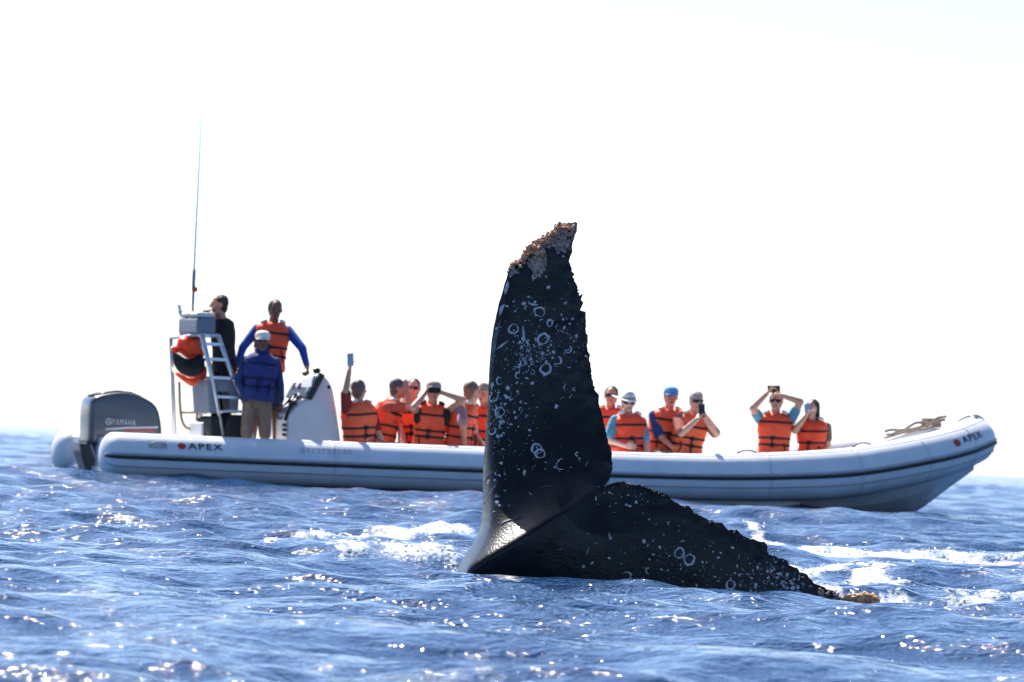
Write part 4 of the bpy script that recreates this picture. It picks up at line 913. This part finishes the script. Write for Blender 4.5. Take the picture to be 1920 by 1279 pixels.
def on_whale(px, py, lift=0.004):
    P = np.array([(px / SC, -py / SC)]) if np.isscalar(px) else np.stack([np.asarray(px) / SC, -np.asarray(py) / SC], 1)
    f_, _ = whale_depth(P); return Wv(P, f_ - lift) - org
M_SCAR_SHEEN = mat('scar_and_sheen', (0.50, 0.49, 0.49), 0.55, 0.35, 55)
M_SCAR_SHEEN2 = mat('scar_and_sheen_faint', (0.12, 0.125, 0.14), 0.55, 0.5, 55)
def scar_ring(cx, cy, rx, ry, ang, w, a0=0, a1=360, m=M_SCAR_SHEEN):
    n = 26; A = np.radians(np.linspace(a0, a1, n)); r_ = random.Random(int(cx * 7 + cy))
    ww = [w * (0.75 + 0.5 * r_.random()) * (1 if 360 <= a1 - a0 else math.sin(math.pi * (i + 0.5) / n) ** 0.5) for i in range(n)]
    if a1 - a0 >= 360: ww[-1] = ww[0]
    wob = 1 + 0.07 * np.sin(2 * A + r_.uniform(0, 6)) + 0.05 * np.sin(3 * A + r_.uniform(0, 6)) + 0.03 * np.sin(5 * A + r_.uniform(0, 6)); ww = [w_ * (0.45 + 0.9 * abs(math.sin(0.5 * a_ + cx))) for w_, a_ in zip(ww, A)]
    if a1 - a0 >= 360: ww[-1] = ww[0]
    co, si = math.cos(math.radians(ang)), math.sin(math.radians(ang)); rows = []
    for q, lf in ((-1, 0.002), (-0.4, 0.007), (0.4, 0.007), (1, 0.002)):
        ex = (rx * wob + q * np.array(ww)) * np.cos(A); ey = (ry * wob + q * np.array(ww)) * np.sin(A)
        rows.append(on_whale(cx + ex * co - ey * si, cy + ex * si + ey * co, lf))
    v = np.concatenate(rows); f_ = [(k * n + i, k * n + i + 1, (k + 1) * n + i + 1, (k + 1) * n + i) for k in range(3) for i in range(n - 1)]
    b = MB(); b.add(v, f_); return b.build('barnacle_scar', m, skin_o, recalc=False)
for args in [(1011, 585, 9, 9, 0, 1.3), (962, 617, 9, 8.5, 0, 1.4), (1017, 636, 10, 9, -20, 1.8), (1022, 692, 9, 10, 10, 1.9), (1005, 842, 9, 9.5, 10, 1.5), (1011, 851, 8.5, 8.5, 0, 1.5), (1268, 1035, 8.5, 9, 0, 1.6), (1286, 1047, 9.5, 9, 0, 1.7), (1361, 1093, 8, 8, 0, 1.7)]:
    scar_ring(*args)
for args in [(1051, 871, 9, 10, 0, 1.3, 60, 290), (1064, 655, 6, 7, 0, 1.6, -60, 180), (1030, 606, 5, 6, 20, 1.6), (1000, 565, 10, 7, 20, 1.5, 20, 160), (969, 682, 6, 8, 20, 1.2, -90, 130), (1170, 1079, 9, 8, 0, 1.4, -140, 60), (1212, 1068, 5, 6, 0, 1.3, 60, 290), (936, 773, 8, 9, 0, 1.4), (922, 808, 6, 7, 0, 1.4, -60, 200), (925, 745, 7, 9, 30, 1.4, -60, 230), (936, 715, 6, 6, 0, 1.2, 30, 300), (996, 698, 5, 5, 0, 1.2, -100, 100), (1045, 676, 6, 7, 0, 1.6, -90, 140), (1002, 518, 4, 4, 0, 1.4, 0, 250), (970, 705, 4, 6, 0, 1.5, 40, 320)]:
    scar_ring(*args)
# scratches, and strokes for the edge sheen
def scratch_or_sheen(pts, w, m=M_SCAR_SHEEN):
    L = catmull([(x, y, 0) for x, y in pts], 6)[:, :2]; d = np.gradient(L, axis=0); nn = np.stack([-d[:, 1], d[:, 0]], 1); nn /= np.linalg.norm(nn, axis=1)[:, None]
    t = np.sin(np.linspace(0.15, math.pi - 0.15, len(L)))[:, None] * w; n = len(L); rows = [on_whale(*(L + nn * t * q).T, lf) for q, lf in ((-1, 0.002), (0, 0.006), (1, 0.002))]
    b = MB(); b.add(np.concatenate(rows), [(k * n + i, k * n + i + 1, (k + 1) * n + i + 1, (k + 1) * n + i) for k in range(2) for i in range(n - 1)]); return b.build('scratch_or_sheen', m, skin_o, recalc=False)
scratch_or_sheen([(930, 656), (940, 648), (953, 639)], 1.8); scratch_or_sheen([(980, 643), (981, 628), (979, 610)], 2.2); scratch_or_sheen([(938, 982), (948, 976), (975, 969)], 1.2, M_SCAR_SHEEN2)
scratch_or_sheen([(905, 945), (918, 925), (933, 900)], 2.2, M_SCAR_SHEEN2); scratch_or_sheen([(907, 905), (913, 893), (926, 884)], 1.6, M_SCAR_SHEEN2); scratch_or_sheen([(1066, 638), (1076, 630), (1084, 622)], 1.2, M_SCAR_SHEEN2)
scratch_or_sheen([(1138, 997), (1140, 1005), (1143, 1012)], 1.6); scratch_or_sheen([(1096, 1040), (1099, 1030), (1101, 1022)], 1.8, M_SCAR_SHEEN2); scratch_or_sheen([(1042, 1030), (1048, 1028), (1055, 1026)], 1.2, M_SCAR_SHEEN2); scratch_or_sheen([(1225, 985), (1226, 981), (1227, 978)], 1.6, M_SCAR_SHEEN2)
scratch_or_sheen([(1010, 915), (1022, 912), (1036, 911)], 0.8, M_SCAR_SHEEN2)
sr_ = random.Random(31)
for _ in range(28):
    x0, y0, x1, y1 = sr_.choice([(935, 560, 1085, 760), (915, 700, 1060, 900), (1150, 980, 1480, 1090), (920, 820, 1120, 930)])
    cx, cy, an, ln = sr_.uniform(x0, x1), sr_.uniform(y0, y1), sr_.uniform(0, 3.14), sr_.uniform(3, 9); bend = sr_.uniform(-3, 3)
    if not inside(np.array([(cx / SC, -cy / SC)]), outl)[0] or poly_dist(np.array([(cx / SC, -cy / SC)]), outl + outl[:1])[0] < 0.05: continue
    dx_, dy_ = math.cos(an) * ln, math.sin(an) * ln
    scratch_or_sheen([(cx - dx_, cy - dy_), (cx - dy_ / ln * bend, cy + dx_ / ln * bend), (cx + dx_, cy + dy_)], sr_.uniform(0.4, 1.1), sr_.choice([M_SCAR_SHEEN, M_SCAR_SHEEN2, M_SCAR_SHEEN2]))
# sky sheen on the rounded leading edge, painted as pale strokes
scratch_or_sheen([(922, 690), (924, 660), (930, 625), (938, 598)], 3.4, M_SCAR_SHEEN2); scratch_or_sheen([(936, 592), (940, 578), (946, 570)], 3.2, M_SCAR_SHEEN); scratch_or_sheen([(946, 552), (949, 540), (952, 527)], 3.2, M_SCAR_SHEEN); scratch_or_sheen([(956, 518), (962, 512), (967, 506)], 3.0, M_SCAR_SHEEN)

# ---- small pale specks, too many to name
COARSE = [(x / SC, -y / SC) for x, y in lead + under + trail2 + trail1]
def keep(C, margin):
    C = np.array([(x / SC, -y / SC) for x, y in C]); ins = inside(C, COARSE); d = poly_dist(C, COARSE + COARSE[:1])
    return (ins & (d > margin)) if margin >= 0 else (ins | (d < -margin))
def specks(n, boxes, rmin, rmax, seed):
    b = MB(); r_ = random.Random(seed); C = []
    for _ in range(n):
        x0, y0, x1, y1, wgt = r_.choices(boxes, [q[4] for q in boxes])[0]; C.append((r_.gauss((x0 + x1) / 2, (x1 - x0) / 3.2), r_.gauss((y0 + y1) / 2, (y1 - y0) / 3.2)))
    C = [c for c, ok in zip(C, keep(C, 0.014)) if ok]; k = 8; A = np.linspace(0, 2 * math.pi, k, endpoint=False); XX = []; YY = []; LF = []; kinds = []
    for cx, cy in C:
        r0 = rmin + (rmax - rmin) * r_.random() ** 2.2; el = r_.uniform(0.35, 1); an = r_.uniform(0, 3.14)
        rad = np.array([r0 * r_.uniform(0.65, 1.25) for _ in A]); ex, ey = rad * np.cos(A), rad * el * np.sin(A)
        X_, Y_ = cx + ex * math.cos(an) - ey * math.sin(an), cy + ex * math.sin(an) + ey * math.cos(an)
        XX += [*X_, *(cx + (X_ - cx) * 0.5), cx]; YY += [*Y_, *(cy + (Y_ - cy) * 0.5), cy]; LF += [0.002] * k + [0.006] * k + [0.007]; kinds.append(r_.randint(4, 6) if r_.random() < 0.34 else 0)
    V = on_whale(XX, YY, np.array(LF)); st = 2 * k + 1
    for i, kk in enumerate(kinds):
        v = V[i * st:(i + 1) * st]
        if kk: b.add(v[:2 * k], [(j, j + 1, k + j + 1, k + j) for j in range(kk)])
        else: b.add(np.concatenate([v[:k], v[-1:]]), [(j, (j + 1) % k, k) for j in range(k)])
    return b
BX = [(925, 520, 1075, 720, 3.0), (960, 640, 1030, 690, 2.6), (915, 690, 1010, 860, 2.4), (920, 730, 945, 830, 1.3), (950, 840, 1060, 900, 0.5), (1150, 1000, 1400, 1110, 2.0), (1360, 1050, 1520, 1115, 3.4), (1430, 1060, 1490, 1110, 1.6), (1120, 905, 1240, 960, 0.6), (1040, 560, 1100, 700, 0.9), (905, 860, 950, 960, 0.5)]
tag(specks(820, BX, 1.0, 4.4, 5).build('pale_specks', M_SCAR_SHEEN, skin_o, recalc=False), kind='stuff')
tag(specks(640, BX, 0.8, 3.2, 9).build('faint_specks', M_SCAR_SHEEN2, skin_o, recalc=False), kind='stuff')

# ---- barnacle crusts on the two tips
M_BARN = mat('barnacle_orange_sunlit', (0.78, 0.38, 0.19), 0.7, 0.45, 40, 0.6, 60); M_BARN2 = mat('barnacle_grey', (0.42, 0.28, 0.23), 0.75, 0.5, 45, 0.6, 60); M_BARN3 = mat('barnacle_pale', (0.36, 0.30, 0.28), 0.7, 0.4, 45)  # orange crust, its colour lightened to carry the sunlit rim
def crust(name, blobs, m, n, seed, rmin=2.0, rmax=5.0, proud=0.012, flat=0.45):
    b = MB(); r_ = random.Random(seed); C = []
    for _ in range(n):
        cx, cy, sx, sy, wgt = r_.choices(blobs, [q[4] for q in blobs])[0]; C.append((r_.gauss(cx, sx), r_.gauss(cy, sy)))
    C = np.array([c for c, ok in zip(C, keep(C, -0.010 if cx > 1500 else -0.005)) if ok])
    for p in on_whale(C[:, 0], C[:, 1], 0.0):
        p = p + np.array((0, -r_.random() * proud, 0)); rr0 = r_.uniform(rmin, rmax) / SC
        Rm = Matrix.Rotation(r_.uniform(-0.5, 0.5), 3, 'Z') @ Matrix.Rotation(r_.uniform(0, 6.28), 3, 'Y')
        b.ellipsoid(p, Rm, (rr0, rr0 * flat, rr0 * r_.uniform(0.5, 0.9)), 8, 6, lambda d: 1 + r_.uniform(-0.22, 0.22))
    return tag(b.build(name, m, skin_o), kind='stuff')
crust('barnacle_crust', [(1045, 445, 16, 7, 1.6), (1020, 457, 14, 7, 1.4), (1004, 488, 8, 8, 1.5), (1011, 502, 6, 9, 1.0), (1052, 460, 8, 6, 1), (1060, 430, 8, 5, 0.6), (975, 488, 6, 4, 0.4)], M_BARN2, 420, 4, 1.6, 5.5, 0.008, 0.3)
crust('barnacle_crust', [(1050, 424, 9, 2.5, 1.2), (1034, 437, 6, 3, 1.2), (1018, 452, 5, 3, .7), (1000, 464, 9, 2.5, 1.6), (1008, 474, 9, 2.5, 1.2), (985, 477, 4, 3, 0.8), (963, 492, 6, 3, 1.4), (957, 497, 4, 3, 0.8)], M_BARN, 300, 3, 1.3, 4.4, 0.04, 0.6)
crust('barnacle_crust', [(1010, 462, 12, 6, 1), (1040, 430, 12, 4, 1), (960, 505, 6, 6, 1), (1074, 430, 2, 8, 0.5)], M_BARN3, 60, 6, 1.5, 3.5, 0.025)
crust('barnacle_crust', [(1602, 1111, 9, 4.5, 3), (1588, 1115, 9, 4, 1), (1618, 1118, 5, 4, 0.6)], M_BARN, 150, 8, 1.6, 6.0, 0.03, 0.9)
crust('barnacle_crust', [(1575, 1114, 14, 4, 2), (1540, 1105, 12, 6, 1)], M_BARN2, 70, 9, 2.0, 5.0)
M_BUMP = mat('whale_knob', (0.010, 0.0105, 0.013), 0.4, 0.3, 40)
kb = MB(); r_ = random.Random(12)
C = []
for ln, cnt in ((trail2, 110), (trail1, 70)):
    A_ = np.array(ln); seg = np.concatenate([[0], np.cumsum(np.linalg.norm(np.diff(A_, axis=0), axis=1))])
    for _ in range(cnt):
        s_ = r_.uniform(0.02, 0.98) * seg[-1]; x, y = np.interp(s_, seg, A_[:, 0]), np.interp(s_, seg, A_[:, 1])
        C.append((x + r_.gauss(0, 3.0) + (0 if ln is trail2 else -2.5), y + r_.gauss(0, 2.5) + (3 if ln is trail2 else 0)))
C = np.array([c for c, ok in zip(C, keep(C, 0.0)) if ok])
for p in on_whale(C[:, 0], C[:, 1], 0.002):
    q_ = r_.uniform(0.8, 2.2) / SC; kb.ellipsoid(p, Matrix.Rotation(r_.uniform(0, 6), 3, 'Y'), (q_ * 1.2, q_, q_), 6, 4)
tag(kb.build('edge_knobs', M_BUMP, skin_o), kind='stuff')

# ---- loose foam and spray clumps thrown up in the wash
fb = MB(); r_ = random.Random(21); fsel = np.argwhere(foam > 0.3); cnt = 0
M_FOAM = mat('foam', (0.80, 0.81, 0.82), 0.7, 0.06, 30, 0.3, 80)
while cnt < 1600 and len(fsel):
    i, j = fsel[r_.randrange(len(fsel))]
    q_ = 0.0025 + 0.009 * r_.random() ** 2.5
    fb.ellipsoid((X[i, j] + r_.uniform(-.03, .03), Y[i, j] + r_.uniform(-.05, .05), Z[i, j] + q_ * 0.3 + abs(r_.gauss(0, 0.008))), Matrix.Rotation(r_.uniform(0, 6), 3, 'Z'), (q_ * 1.5, q_ * 1.2, q_ * 0.8), 6, 4, lambda d: 1 + r_.uniform(-0.2, 0.2)); cnt += 1
tag(fb.build('sea_foam', M_FOAM, None, recalc=False), kind='stuff')
